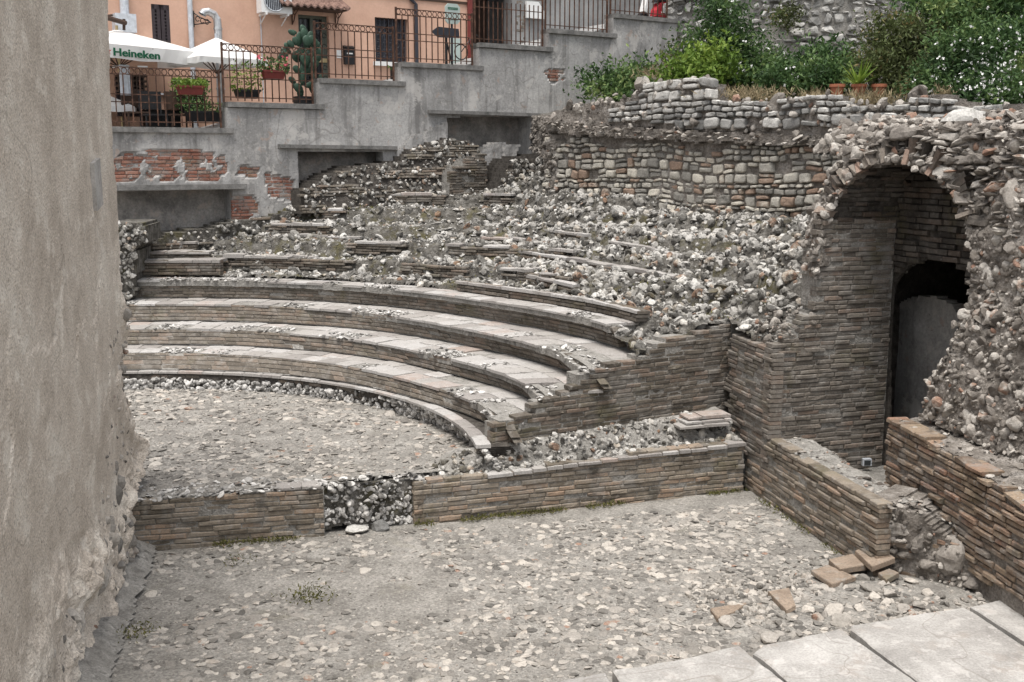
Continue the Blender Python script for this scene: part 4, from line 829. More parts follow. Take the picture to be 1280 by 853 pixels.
b = MB(); edge_rocks(b, [RWL(sA, -.1, .1), RWL(sA, -.15, .6), RWL(sA, -.1, 1.15)], (.03, .08), .03, .05, 'mid', 3); scatter(b, 4, 5.6, 8.5, 12, 140, ledge_z, kl, (.012, .05), 'flat', 273, tilt=.9, nz=.0, nj=.01); b.build('ledge_rubble', M['core'], t)
b = MB(); bricks(b, lambda a, n, v: RWL(a, -v, tzr(a)+n+.01), sA, 3.2, -.01, .17, lambda s, v: np.sin(s*7) < .45, ch=.3, L=(.22, .36), seed=274, gap=.01, depth=.045, miss=.2); b.build('top_brick', M['brick_warm'], t)
cpx = [(1152, 520), (1166, 470), (1188, 440), (1200, 404), (1218, 372), (1214, 345), (1226, 315), (1420, 300), (1420, 720), (1280, 590), (1215, 552)]
pc = CORE.poly(cpx)
b = MB(); relief(b, CORE, pc, .035, amp=.1, freq=2.5, thick=.9, seed=281, jag=.05, strat=1.6); b.build('core_mortar', M['core_mortar'], t)
b = MB(); nf = lambda S, Z, P: .1*fbm(P*[1, 1, 1.6], 2.5, 5, 281); rocks_on(b, CORE, pc, 270, (.014, .045), 'mid', .015, .01, 282, nfun=nf, embed=.35); rocks_on(b, CORE, pc, 85, (.04, .095), 'hi', .02, .015, 283, nfun=nf, embed=.4)
edge_rocks(b, [CORE(a, .0, z) for a, z in pc[:7]], (.02, .06), .03, .015, 'mid', 284); b.build('core_rubble', M['core'], t)
# threshold of big stones between the low wall and the brick wall
t = thing('footing_masonry', 'big rough stones at the foot of the orange brick wall, beside the loose bricks', 'ruined masonry', (4.0, 10.4, 0))
TH = Plane((3.58, 10.75), (4.42, 10.0)); b = MB(); thp = TH.poly([(1090, 622), (1112, 626), (1150, 645), (1190, 680), (1235, 722), (1290, 760), (1290, 800), (1095, 720)])
relief(b, TH, thp, .03, amp=.05, freq=5, thick=.6, seed=286); relief(b, off(RWL, -.06), RWL.poly([(1104, 560), (1330, 700), (1330, 830), (1104, 740)]), .04, amp=.03, thick=.3, seed=287); b.build('mortar_core', M['core_mortar'], t)
for (x, y, w_, h_, n_) in [(1122, 657, .14, .15, .03), (1146, 676, .09, .2, .0), (1180, 694, .19, .2, .02), (1216, 728, .12, .12, .03), (1246, 742, .1, .09, 0), (1163, 708, .1, .1, .0), (1132, 692, .12, .1, 0)]:
    b = MB(); s_, z_ = TH.px(x, y); T_, Fi = ROCK['hi']; r3 = np.random.default_rng(x); V = T_[x % 14]*[w_, .14, h_*1.25]; V = V*(1+.08*vnoise(V*22, x)[:, None]); V = TH(s_+V[:, 0], n_-.05+V[:, 1], z_+V[:, 2]); b.add(V, Fi, r3.uniform(.3, .7)); b.build('footing_stone', M['core'], t)
b = MB(); bricks(b, TH, 0, 1.1, .0, .8, lambda s, z: inpoly(s, z, thp) & (fbm(v3(s, z), 3, 2, 5) > .0), ch=.06, L=(.14, .28), jit=.02, seed=288, depth=.1, miss=.2); b.build('broken_brick', M['brick_warm'], t)
b = MB(); rocks_on(b, TH, thp, 260, (.015, .05), 'mid', .03, .02, 285); b.build('footing_rubble', M['core'], t)

# ================================================================== PAVING SLABS, LOOSE TILES, STONES
ZSL = .13
def pz(l, z=ZSL): return [Zp(x, y, z) for x, y in l]
def slab(label, px, seed, z=ZSL):
    P = np.array(pz(px, z)); c = P.mean(0); b = MB(); r3 = np.random.default_rng(seed)
    E_ = []
    for i in range(len(P)):
        a, e = P[i], P[(i+1) % len(P)]; n = max(2, int(np.linalg.norm(e-a)/.04)); 
        for k in range(n): q = a+(e-a)*k/n; E_.append(q+np.array([fbm(q[None], 4, 3, seed)[0], fbm(q[None], 4, 3, seed+1)[0], 0])*.03)
    E_ = np.array(E_); m = len(E_); I_ = c+(E_-c)*(1-.015/np.maximum(np.linalg.norm(E_-c, axis=1), .1))[:, None]; I2 = I_+0; E2 = E_-[0, 0, .012]; E3 = E_-[0, 0, .2]
    # top grid rings
    rings = [c+(I_-c)*f for f in (1, .97, .9, .75, .5, .25)]; V = [E3, E2]+rings
    V = [v if i < 2 else v+np.c_[np.zeros((m, 2)), .006*fbm(v, 3, 3, seed)+.002*fbm(v, 20, 2, seed)] for i, v in enumerate(V)]
    n_ = len(V); V = np.vstack(V+[c[None]]); Fq = [[a*m+k, a*m+(k+1) % m, (a+1)*m+(k+1) % m, (a+1)*m+k] for a in range(n_-1) for k in range(m)]
    b.add(V, Fq, r3.random()); b.add(np.vstack([V[(n_-1)*m:n_*m], V[-1:]]), [[k, (k+1) % m, m] for k in range(m)], r3.random())
    o = single(b, 'paving_slab', label, 'paving slab', M['slab'], loc=[c[0], c[1], z-.2], group='pale paving slabs at the bottom right'); return o
slab('narrow sliver of pale slab at the bottom centre, left end of the slab row', [(675, 862), (705, 848), (757, 841), (762, 850), (800, 905), (700, 960)], 301)
slab('pale paving slab left of the wide crack, starting the row beside the courtyard', [(765, 838), (850, 824), (926, 806), (938, 817), (983, 853), (1050, 910), (830, 935)], 302)
slab('pale slab with a chipped rounded corner, second in the paving row', [(955, 806), (1000, 797), (1052, 785), (1062, 795), (1146, 853), (1230, 912), (1065, 922), (985, 851), (943, 816)], 303)
slab('largest pale slab, its back edge touching the loose stones', [(1064, 782), (1130, 770), (1204, 759), (1215, 765), (1280, 806), (1400, 878), (1250, 915), (1148, 851), (1063, 787)], 304)
slab('pale slab in the bottom right corner below the orange brick wall', [(1213, 758), (1280, 744), (1340, 733), (1500, 800), (1405, 880), (1284, 804)], 305)
def tile_px(label, px, z, th, tilt, seed, matn='fallen'):
    P = np.array([Zp(x, y, z+dz) for (x, y), dz in zip(px, tilt)]); b = MB(); c = P.mean(0); m = len(P)
    I_ = c+(P-c)*.96; V = np.vstack([I_+[0, 0, .0], P-[0, 0, .008], P-[0, 0, th]]); V += .004*np.stack([vnoise(V*30, seed), vnoise(V*30, seed+1), vnoise(V*30, seed+2)], -1)
    b.add(V, [[a*m+k, a*m+(k+1) % m, (a+1)*m+(k+1) % m, (a+1)*m+k] for a in range(2) for k in range(m)], .5); b.ngon(V[:m], .5); b.ngon(V[-m:], .5)
    single(b, 'flat_brick', label, 'brick', M[matn], group='loose flat bricks on the courtyard floor')
tile_px('largest loose flat brick, leaning on the foot of the low brick wall', [(1069, 688), (1093, 679), (1119, 697), (1090, 708)], .2, .06, (0, .02, .02, -.01), 1)
tile_px('flat brick just left of the largest loose one, raised on dirt', [(1036, 699), (1066, 692), (1083, 706), (1050, 711)], .13, .06, (0, .01, 0, 0), 2)
tile_px('flat brick lying level with a pointed end, third from the wall foot', [(1014, 713), (1035, 706), (1070, 721), (1040, 730)], .1, .045, (0, 0, 0, 0), 3)
tile_px('small reddish brick tilted in the loose stones', [(960, 739), (986, 734), (995, 756), (983, 762)], .1, .05, (0, 0, .03, .0), 4)
tile_px('triangular pinkish brick piece at the left edge of the loose stones', [(888, 760), (935, 753), (920, 764), (897, 773)], .07, .04, (0, 0, 0, 0), 5)
tile_px('short reddish brick chunk between the flat bricks and the pile', [(1098, 716), (1112, 711), (1124, 716), (1108, 725)], .12, .05, (0, 0, 0, 0), 6, 'brick_warm')
# countable bigger stones
stones = [(1078, 722, .085, 'dark rounded stone beside the flat bricks', .3), (1088, 735, .075, 'grey brown rounded stone below the dark one', .35), (1119, 721, .06, 'small blackish stone right of the flat bricks', .1), (1140, 726, .075, 'pale flat oval stone near the wall footing', .85),
          (1113, 742, .09, 'light grey stone in the middle of the pile', .7), (1094, 746, .08, 'white angular stone in the middle of the pile', .85), (1040, 762, .085, 'white flat faced stone at the front of the pile', .8), (1055, 777, .1, 'largest white rounded stone touching the slabs', .75), (965, 798, .09, 'pale stone next to the chipped slab corner', .7),
          (1022, 772, .05, 'small brick red stone at the front of the pile', .97), (908, 779, .075, 'pale stone left in front of the pile', .7), (1010, 762, .06, 'small tan stone left of the white flat faced one', .9), (1150, 757, .07, 'grey stone along the slab edge', .5), (1175, 745, .06, 'dark flat stone near the slab edge on the right', .25), (1160, 741, .055, 'brownish stone right of the pile centre', .9),
          (1075, 760, .06, 'tan stone just behind the largest white one', .9), (1128, 762, .06, 'pale grey stone close behind the slab edge', .65), (1000, 742, .06, 'knobbly pale stone beside the tilted brick', .75)]
for i, (x, y, s_, lab, rn) in enumerate(stones):
    P = Zp(x, y, .06); zz = float(stage_z(P[0], P[1])); P = Zp(x, y, zz+.02); b = MB(); rocks(b, [P], [s_], 'hi', .5, 400+i, rnd=np.array([rn])); single(b, 'loose_stone', lab, 'stone', M['floorstone'], group='loose stones beside the slabs')
g = MB(); kk = lambda X, Y: kst(X, Y) & (np.hypot((X-3.15)/1.45, (Y-9.85)/.95) < 1.0) | ((side(RWL, X, Y) > 0) & (side(LP, X, Y) > -.9) & (X > 2.8) & (Y > 9) & (Y < 10.9))
scatter(g, 1.6, 4.6, 8.6, 11.2, 480, stage_z, kk, (.018, .055), 'mid', 311, tilt=1, nz=.0, nj=.008, thin=lambda X, Y: .9*np.clip(.5+1.5*fbm(v3(X, Y), 2.2, 2, 88), .1, 1)); struct(g.build('stone_debris', M['floorstone']), 'stuff')
ft = [(285, 651), (318, 653), (431, 668)]
# ================================================================== NEAR PLASTERED WALL
t = thing('plastered_wall', 'big rough beige plastered wall close on the left with a crumbling stone edge', 'wall', (-3.7, 9, 0))
edge = [(133, -140), (134, 0), (137, 100), (140, 185), (146, 255), (149, 330), (151, 385), (158, 425), (149, 470), (160, 520), (172, 560), (166, 600), (158, 650), (156, 700)]
pe = LW.poly(edge); pl = [(-9, -.1), (-9, 8)]+pe+[(pe[-1][0], -.1)]
def lwn(S, Z, P):
    e = np.interp(Z, [z for s, z in pe][::-1], [s for s, z in pe][::-1]); d = e-S
    low = np.clip((1.3-Z)/1.2, 0, 1)
    rag = np.clip(1-d/.35, 0, 1)*np.clip((3.6-Z)/2.0, 0, 1)
    rag = np.maximum(rag, np.clip((1.15+.5*fbm(P, .9, 2, 5)-Z)/.35, 0, 1)*np.clip((S-.4)/.8, .3, 1))
    pe_ = np.clip((fbm(P*[1, 1, .6], 1.5, 4, 341)-.06)/.03, 0, 1)*np.clip(1-np.abs(Z-2.3)/1.5, 0, 1)**.5
    return -.014*pe_+rag*(.03+.2*fbm(P, 3.0, 5, 320)+.05*fbm(P, 11, 3, 330))+low*.02+.012*fbm(P, 1.2, 2, 6)
b = MB(); relief(b, LW, pl, .03, amp=.008, freq=9, thick=.7, seed=321, nfun=lwn, jag=.05, ress=.03); b.build('plaster_face', M['plaster_near'], t)
b = MB(); lowp = [(-.5, -.05), (-.5, .5), (1.5, .8), (2.6, 1.0), (3.3, 1.6), (3.7, 2.6)]+[p for p in pe if p[1] < 3.0]
rocks_on(b, LW, lowp, 55, (.02, .07), 'mid', .0, .01, 322, nfun=lambda S, Z, P: lwn(S, Z, P), embed=.75); edge_rocks(b, [LW(s, -.02, z) for s, z in pe if z < 3.4], (.03, .08), .09, .03, 'mid', 323)
rocks_on(b, LW, [(1.2, 0), (1.2, .55), (2.6, .75), (3.7, 1.2), (4.0, .6), (4.0, 0)], 14, (.1, .17), 'hi', .0, .02, 324, nfun=lwn, embed=.7); b.build('exposed_stone', M['floorstone'], t)
b = MB(); s_, z_ = LW.px(119, 204); s2, z2_ = LW.px(126, 262); b.prism([LW(a, .03, z) for a, z in ((s_-.22, z_), (s_+.1, z_+.05), (s_+.12, z2_+.05), (s_-.2, z2_))], LW(0, -.04, 0)-LW(0, 0, 0)); b.build('plaster_patch', M['canvas'] if 0 else M['slab'], t)
b = MB(); field(b, -4.6, -2.2, 6.4, 11.3, .03, lambda X, Y: .15-.5*np.clip(side(LW, X, Y), 0, 1)+.03*fbm(v3(X, Y), 5, 4, 44), lambda X, Y: (side(LW, X, Y) > -.1) & (side(LW, X, Y) < .26+.05*fbm(v3(X, Y), 3, 3, 45))); b.build('foot_kerb', M['mortar_grey'], t)

# ================================================================== RETAINING WALL WITH NICHES
RW0 = RW.A.copy()
t = thing('retaining_wall', 'long stepped grey plastered retaining wall below the railings, with three lintelled niches', 'wall', (-1.5, 24.4, 2.5))
steps = [(-3, 2.27, 4.75), (2.27, 4.22, 5.26), (4.22, 6.12, 5.79), (6.12, 8.09, 6.2), (8.09, 10.0, 6.71), (10.0, 11.9, 7.13), (11.9, 13.95, 7.6)]
cz = lambda s: next((c for a, b_, c in steps if s < b_), 7.6)
prof = [(-3, .5)]
for a, b_, c in steps: prof += [(a, c-.1), (b_, c-.1)]
outer_rw = prof+[(13.95, .5)]
n1h = [(-2.5, .5), (-2.5, RW.px(160, 237)[1])]+[RW.px(291, 237), (RW.px(291, 237)[0], .5)]
a1_, z1_ = RW.px(373, 189); a2_, z2_ = RW.px(497, 189); n2h = [(a1_, .5), (a1_, z1_), (a2_-.35, z2_), (a2_-.35, .5)]
a3_, z3_ = RW.px(560, 146); a4_, z4_ = RW.px(664, 147); n3h = [(a3_, 3), (a3_, z3_), (a4_, z4_), (a4_, 3)]
BL = [(411, [(140, 205), (150, 192), (200, 186), (250, 188), (282, 196), (285, 215), (270, 226), (200, 228), (140, 226)]), (413, [(291, 244), (320, 246), (325, 268), (291, 285)]), (415, [(296, 206), (325, 210), (320, 222), (296, 220)]), (416, [(330, 215), (368, 225), (368, 255), (335, 245)]), (417, [(680, 88), (705, 85), (708, 100), (690, 106)])]
def broken(S, Z, P):
    o = np.zeros(np.shape(S))
    for sd, pts in BL: o = np.maximum(o, inpoly(S, Z, RW.poly(pts)) * np.clip((fbm(P, 1.7, 3, sd)+.3)/.06, 0, 1)*np.clip((fbm(P, 5, 3, sd+5)+.35)/.1, 0, 1))
    return -.045*o+.012*np.clip(fbm(P, .8, 3, 88)*6, -1, 1)
b = MB(); relief(b, RW, outer_rw, .05, amp=.018, freq=1.2, thick=.35, holes=[n1h, n2h, n3h], seed=401, nfun=broken); b.build('plaster_face', M['plaster'], t)
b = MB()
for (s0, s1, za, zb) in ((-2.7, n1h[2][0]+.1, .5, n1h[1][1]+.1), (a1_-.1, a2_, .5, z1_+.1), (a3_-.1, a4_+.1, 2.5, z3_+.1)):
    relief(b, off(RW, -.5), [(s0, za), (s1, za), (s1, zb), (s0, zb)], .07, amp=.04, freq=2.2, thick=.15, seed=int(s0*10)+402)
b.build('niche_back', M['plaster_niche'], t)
b = MB()
for (s, za, zb) in ((n1h[2][0], 2, n1h[2][1]), (a1_, 2, z1_), (a3_, 3, z3_), (a4_, 3, z4_)): b.fbox(RW, s-.02, s+.02, -.55, -.33, za, zb)
b.build('niche_jamb', M['plaster'], t)
for (px0, y0, px1, y1) in ((125, 232, 309, 230), (350, 180.5, 497, 183), (538, 137.5, 677, 142)):
    s0, za = RW.px(px0, y0, .12); s1, zb = RW.px(px1, y1, .12); b = MB(); h = .075 if px0 > 130 else .1
    S = np.linspace(s0, s1, 24)
    for i in range(23):
        z_ = za+(zb-za)*i/23; b.fbox(RW, S[i], S[i+1], -.5, .12+.012*vnoise(np.array([[S[i]*3, 0, 1.]]))[0], z_-h, z_)
    o = b.build('lintel', M['coping'], t)
for i, (a, b_, c) in enumerate(steps):
    b = MB(); b.fbox(RW, a+(.0 if i else 0), b_+.09, -.36, .06, c-.1-.03*0, c); o = b.build('coping', M['coping'], t)
b = MB()
def blob(pts, seed): 
    pp_ = RW.poly(pts); bricks(b, off(RW, -.022), min(p[0] for p in pp_), max(p[0] for p in pp_), min(p[1] for p in pp_), max(p[1] for p in pp_), lambda s, z: inpoly(s, z, pp_) & (fbm(RW(s, 0, z), 1.7, 3, seed) > -.3), ch=.072, L=(.18, .27), gap=.012, jit=.008, seed=seed, depth=.06)
for sd, pts in BL: blob(pts, sd)
b.build('exposed_brick', M['brick_red'], t)
# brick-and-rubble banks standing in front of it
def mass(name, label, cat, px_front, plane, thick, matn, courses=True, seed=0, rub=200, rsz=(.03, .07), bm_='brick_dark', cover=.5):
    pf = plane.poly(px_front); c = np.mean(pf, 0); o = thing(name, label, cat, [*plane(c[0], 0, 0)[:2], min(p[1] for p in pf)])
    b = MB(); relief(b, plane, pf, .05, amp=.06, freq=3, thick=thick, seed=seed, jag=.08, n0=-.04); b.build('mortar_core', M[matn], o)
    if courses: b = MB(); bricks(b, plane, min(p[0] for p in pf), max(p[0] for p in pf), min(p[1] for p in pf), max(p[1] for p in pf), lambda s, z: inpoly(s, z, pf) & ((cover > 1) | (((z+.05*np.sin(s*1.3)) % .42 < .42*cover) & (fbm(v3(s, z), 2, 2, seed) < .35))), ch=.055, L=(.2, .4), gap=.012, jit=.02, seed=seed+1, depth=.14); b.build('brick_course', M[bm_], o)
    b = MB(); rocks_on(b, plane, pf, rub, rsz, 'mid', .0, .03, seed+2, nfun=lambda S, Z, P: .05*fbm(P, 3, 4, seed)); 
    tp = [plane(a, -.1, z) for a, z in pf]; b.build('rubble_face', M['rubble'], o); return o, pf
P1 = off(RW, .75); P1 = Plane(P1.A, P1.A+P1.d, lean=.35, z0=3.2)
mass('masonry_bank', 'layered bank of brick courses and rubble below the middle niche', 'ruined masonry', [(378, 268), (380, 240), (398, 226), (430, 213), (470, 206), (500, 204), (508, 192), (530, 180), (555, 174), (585, 176), (600, 186), (604, 215), (604, 270)], P1, .8, 'mortar_dark', seed=421, rub=150, cover=.55)
P2 = off(RW, 1.0)
o, pf = mass('brick_stub', 'square brown brick stub standing in the rubble under the right niche', 'brick pillar', [(563, 266), (564, 225), (570, 212), (590, 196), (606, 192), (609, 215), (606, 265)], P2, .5, 'mortar_grey', seed=431, rub=10, cover=2, bm_='brick_seat')
P3 = off(RW, .5)
t = thing('plaster_buttress', 'smooth grey plaster strip hanging beside the brick stub', 'plaster remnant', [*P3(8.7, 0, 0)[:2], 3]); b = MB(); relief(b, P3, P3.poly([(607, 268), (611, 215), (604, 190), (625, 178), (650, 182), (640, 205), (630, 235), (622, 262)]), .05, amp=.03, thick=.5, seed=435); b.build('plaster_face', M['plaster'], t)
P3b = off(RW, .12); t = thing('plaster_patch_bank', 'light grey sloping plaster patch left of the right niche', 'plaster remnant', [*P3b(6, 0, 0)[:2], 4]); b = MB(); relief(b, P3b, P3b.poly([(498, 205), (497, 190), (515, 172), (540, 160), (560, 152), (560, 172), (540, 182), (522, 196), (512, 208)]), .05, amp=.03, thick=.2, seed=436); b.build('plaster_face', M['plaster'], t)
mass('masonry_bank', 'steep heap of white stones and brick right of the brick stub', 'ruined masonry', [(612, 275), (620, 245), (632, 215), (645, 200), (690, 194), (720, 196), (735, 210), (748, 240), (740, 262), (690, 268)], off(RW, 1.5), 1.2, 'mortar_dark', seed=441, rub=230, cover=.25, rsz=(.03, .1))
t0_ = mass('rubble_pier', 'short rough rubble pier rising beside the plastered wall at the left of the seats', 'ruined masonry', [(132, 375), (132, 282), (150, 279), (172, 283), (184, 290), (184, 300), (168, 312), (167, 345), (166, 372), (150, 378)], Plane((-8.2, 19.0), (-5.5, 19.3)), 1.3, 'earth', courses=False, seed=451, rub=330, rsz=(.03, .075))[0]
mass('masonry_bank', 'low rubble hump at the foot of the wall right of the leftmost niche', 'ruined masonry', [(190, 303), (215, 292), (262, 288), (285, 279), (345, 270), (380, 262), (385, 285), (330, 298), (250, 308), (200, 312)], off(RW, .35), .8, 'earth', seed=461, rub=150, cover=.2)

# ================================================================== STONE WALL BELOW THE GARDEN
t = thing('block_wall', 'rough wall of squared pale and reddish blocks between rubble slope and garden', 'wall', (2.8, 20.3, 3))
SWr = off(SW, -.14)
low = SWr.poly([(684, 235), (684, 150), (800, 164), (900, 168), (1010, 176), (1100, 182), (1100, 320), (1000, 310), (930, 296), (850, 272), (780, 258)])
hv = np.random.default_rng(0)
b = MB(); masonry(b, Wavy(SWr, .07, .8), low, [.07, .11, .15, .19], (.12, .28), 501, proud=.045, jit=.015, miss=.06, sub=3, keep=lambda s, z: z < SWr.px(800, 178)[1]+.25*fbm(v3(s, z), 1.2, 2, 3))
b.build('lower_block', M['block'], t)
b = MB(); relief(b, SWr, low, .05, amp=.02, freq=5, thick=.4, n0=-.03, seed=502)
up = SW.poly([(690, 140), (735, 130), (786, 122), (800, 106), (850, 100), (885, 104), (892, 128), (960, 127), (1040, 122), (1052, 130), (1120, 134), (1140, 120), (1175, 120), (1200, 130), (1280, 130), (1560, 132), (1560, 182), (1100, 178), (1000, 172), (900, 165), (800, 160), (745, 156), (690, 152)])
relief(b, SW, up, .06, amp=.05, freq=3, thick=.5, n0=-.05, seed=503, jag=.05)
ledge = SW.poly([(684, 150), (740, 154), (800, 160), (900, 165), (1000, 170), (1100, 174), (1100, 184), (1000, 182), (900, 178), (800, 173), (684, 166)])
relief(b, SW, ledge, .04, amp=.08, freq=3, thick=.5, n0=.0, seed=504, jag=.06); b.build('mortar_core', M['core_mortar'], t)
b = MB(); masonry(b, Wavy(SW, .05, .8, 3), SW.poly([(790, 122), (800, 106), (850, 100), (885, 104), (892, 128), (960, 127), (1040, 122), (1052, 130), (1120, 134), (1140, 120), (1175, 120), (1200, 130), (1280, 132), (1560, 134), (1560, 168), (1000, 163), (900, 160), (800, 156), (760, 152), (760, 138)]), [.1, .15, .2], (.14, .32), 511, proud=.05, jit=.02, miss=.07, sub=3); b.build('upper_block', M['block_grey'], t)
b = MB(); edge_rocks(b, [SWr(0, .05, z) for z in (2.6, 3.2, 4, 4.9)], (.05, .12), .06, .05, 'mid', 517); rocks_on(b, SW, ledge, 110, (.03, .09), 'flat', .1, .04, 512, tilt=.8); rocks_on(b, SW, up, 35, (.04, .09), 'mid', .0, .03, 513); edge_rocks(b, [SW(a, -.1, z) for a, z in up[:13]], (.04, .13), .09, .06, 'mid', 514)
b.build('ledge_rubble', M['core'], t)
RT = Plane((.5, 25.7), (.83, 22.5)); b = MB(); rp = RT.poly([(666, 140), (690, 140), (690, 240), (666, 240)]); relief(b, RT, [(0, 2.6), (3.15, 2.6), (3.2, 4.6), (3.0, 4.95), (0, 5.1)], .06, amp=.14, freq=2, thick=.4, seed=515, jag=.1); rocks_on(b, RT, [(0, 2.6), (3.2, 2.6), (3.2, 5), (0, 5.1)], 120, (.03, .09), 'mid', .03, .03, 516); b.build('return_face', M['core_mortar'], t)
# big pale boulder by the arch
p = Yp(1212, 152, 12.2); b = MB(); T_, Fi = ROCK['hi']; b.add(T_[2]*[.34, .2, .2]+p, Fi, .9); single(b, 'boulder', 'big smooth pale boulder lying on top of the vault at the right', 'boulder', M['block_grey'])
for i, (x, y, sx, sz_, lab) in enumerate([(1147, 163, .16, .1, 'reddish flat stone left of the pale boulder'), (1180, 157, .13, .07, 'greyish flat stone touching the pale boulder')]):
    p = Yp(x, y, 13.7); b = MB(); b.add(T_[5+i]*[sx, .16, sz_]+p, Fi, .95 if i == 0 else .4); single(b, 'boulder', lab, 'stone', M['core'])
# ================================================================== GARDEN
def gz(X, Y):
    d = np.clip(-side(SW, X, Y), 0, 20); sS = (X-SW.A[0])*SW.d[0]+(Y-SW.A[1])*SW.d[1]; base = np.interp(sS, [0, 2, 4, 6, 8, 10], [5.05, 5.1, 5.02, 4.92, 4.72, 4.6]); return base+.1*d+np.clip(X-5.5, 0, 10)*.16*np.clip((Y-18.5)/3, 0, 1)+.1*fbm(v3(X, Y), .8, 3, 7)-.35*np.clip(1-np.hypot(X-1.2, Y-24.5)/2, 0, 1)
g = MB(); field(g, .2, 20, 8, 30, .12, gz, lambda X, Y: (side(SW, X, Y) < -.35) & (side(RW, X, Y) > -.1) & (side(FW, X, Y) > -.3) & ((side(RT, X, Y) < 0) | (Y < 22)) & (X < 16) & (Y > 15.5)); struct(g.build('garden_ground', M['earth']))
t = thing('garden_wall', 'tall far wall of pale irregular stones behind the garden shrubs', 'wall', (9, 27.5, 5))
fp = [(0, 4.3), (12, 4.3), (12, 11.5), (0, 11.5)]
b = MB(); relief(b, FW, fp, .12, amp=.05, freq=1.5, thick=.4, n0=-.05, seed=521); b.build('mortar_core', M['mortar_grey'], t)
T_, Fi = ROCK['mid']; b = MB(); masonry(b, Wavy(FW, .14, .9), [(0, 4.5), (12, 4.5), (12, 11), (0, 11)], [.12, .19, .26], (.16, .36), 522, gap=.04, proud=.02, jit=.02, miss=.08, expo=.6, rough=.35); b.build('stonework', M['block_grey'], t)
b = MB(); s0, za = FW.px(842, 3, .1); s1, zb = FW.px(900, -6, .1); b.prism([FW(s0, .15, za), FW(s0+3, .15, za+.5), FW(s0+3, .15, za+.62), FW(s0, .15, za+.12)], FW(0, -.4, 0)-FW(0, 0, 0)); b.build('coping', M['coping'], t)

def bush(name, label, cat, blobs, n, lsize, lm, seed, flowers=0, stems=6, group='shrubs in the garden', fmat='flower', up=.3, asp=.45):
    # blobs: (px, py, depth, rx, rz[, ry]) ellipsoids
    C = [(Yp(x, y, d), rx, (r[0] if r else rx*.8), rz) for x, y, d, rx, rz, *r in blobs]; base = np.array([np.mean([c[0][0] for c in C]), np.mean([c[0][1] for c in C]), min(c[0][2]-c[3] for c in C)])
    o = thing(name, label, cat, base, group); r3 = np.random.default_rng(seed); vol = np.array([a*b_*c_ for _, a, b_, c_ in C]); vol = vol**.8/sum(vol**.8); P = []
    for (c, a, b_, c_), f in zip(C, vol):
        k = int(n*f); kc = max(8, k//60); d = r3.normal(size=(kc, 3)); d /= np.linalg.norm(d, axis=1)[:, None]; rad = r3.random(kc)**.4; cl = c+d*rad[:, None]*[a, b_, c_]*(1+.35*vnoise(d*2.2+seed, 3))[:, None]
        i = r3.integers(0, kc, k); P.append(cl[i]+r3.normal(0, 1, (k, 3))*[lsize*2, lsize*2, lsize*1.3])
    P = np.vstack(P); cr = np.clip(.5+.9*fbm(P, 1.6, 3, seed)+r3.normal(0, .15, len(P)), 0, 1); b = MB(); leaves(b, P, lsize, seed, asp, up, rnd=cr); b.build('foliage', M[lm], o)
    if stems:
        b = MB()
        for i in range(stems):
            c, a, b_, c_ = C[i % len(C)]; e = c+r3.normal(0, .4, 3)*[a, b_, c_*.6]+[0, 0, c_*.3]; q = base+r3.normal(0, .12, 3)*[1, 1, .2]; q[2] = base[2]-.1; b.tube([q, (q+e)/2+r3.normal(0, .06, 3), e], [.025, .018, .008], 6)
        b.build('stem', M['twig'], o)
    if flowers:
        b = MB(); flowers *= 2; i = r3.integers(0, len(P), flowers); c = P[i]; cen = np.mean([k_[0] for k_ in C], 0); out = np.array([0, -1, .25]); front = c[:, 1] < np.median(P[:, 1])+.1; c = c[front]+out*lsize*1.2+r3.normal(0, .06, (int(front.sum()), 3))
        for j in range(5):
            leaves(b, c, lsize*.42, seed+j, .8, .2)
        b.build('blossom', M[fmat], o)
    return o
bush('shrub', 'low bright green shrub at the corner below the stepped grey wall', 'shrub', [(750, 108, 25.2, .28, .22), (778, 103, 25.2, .42, .34), (802, 92, 25.4, .3, .26), (770, 120, 24.8, .35, .2), (738, 100, 25.6, .18, .2)], 3300, .11, 'leaf', 601, stems=5)
bush('shrub', 'tall bushy dark green shrub at the left of the garden', 'shrub', [(905, 30, 22, .45, .55), (895, 62, 22, .7, .55), (935, 70, 22, .6, .55), (915, 100, 21.8, .85, .4), (955, 95, 21.8, .4, .4), (905, 5, 22.2, .25, .3)], 11000, .1, 'leaf', 611, flowers=60, asp=.35)
bush('shrub', 'yellow green leafy shrub in front of the tall bushy one', 'shrub', [(870, 85, 21.2, .45, .3), (860, 98, 20.9, .35, .2), (888, 75, 21.2, .3, .22)], 3600, .11, 'leaf_light', 621)
bush('shrub', 'round mid green shrub between the tall one and the flower pots', 'shrub', [(992, 98, 21.2, .42, .4), (1000, 105, 20.8, .5, .3), (975, 105, 20.8, .3, .25)], 6000, .1, 'leaf', 631, flowers=20)
bush('shrub', 'airy light green plant growing above the leftmost flower pot', 'shrub', [(1042, 84, 20.6, .28, .4), (1035, 97, 20.2, .33, .22), (1028, 70, 21, .2, .25)], 2600, .1, 'leaf', 641)
bush('shrub', 'olive brown bushy shrub to the right of the flower pots', 'shrub', [(1130, 62, 20.4, .6, .6), (1110, 90, 20, .5, .45), (1155, 80, 20, .55, .6), (1108, 50, 20.8, .35, .4), (1140, 110, 19.4, .4, .2), (1092, 86, 20.6, .28, .35)], 10000, .085, 'leaf_olive', 651)
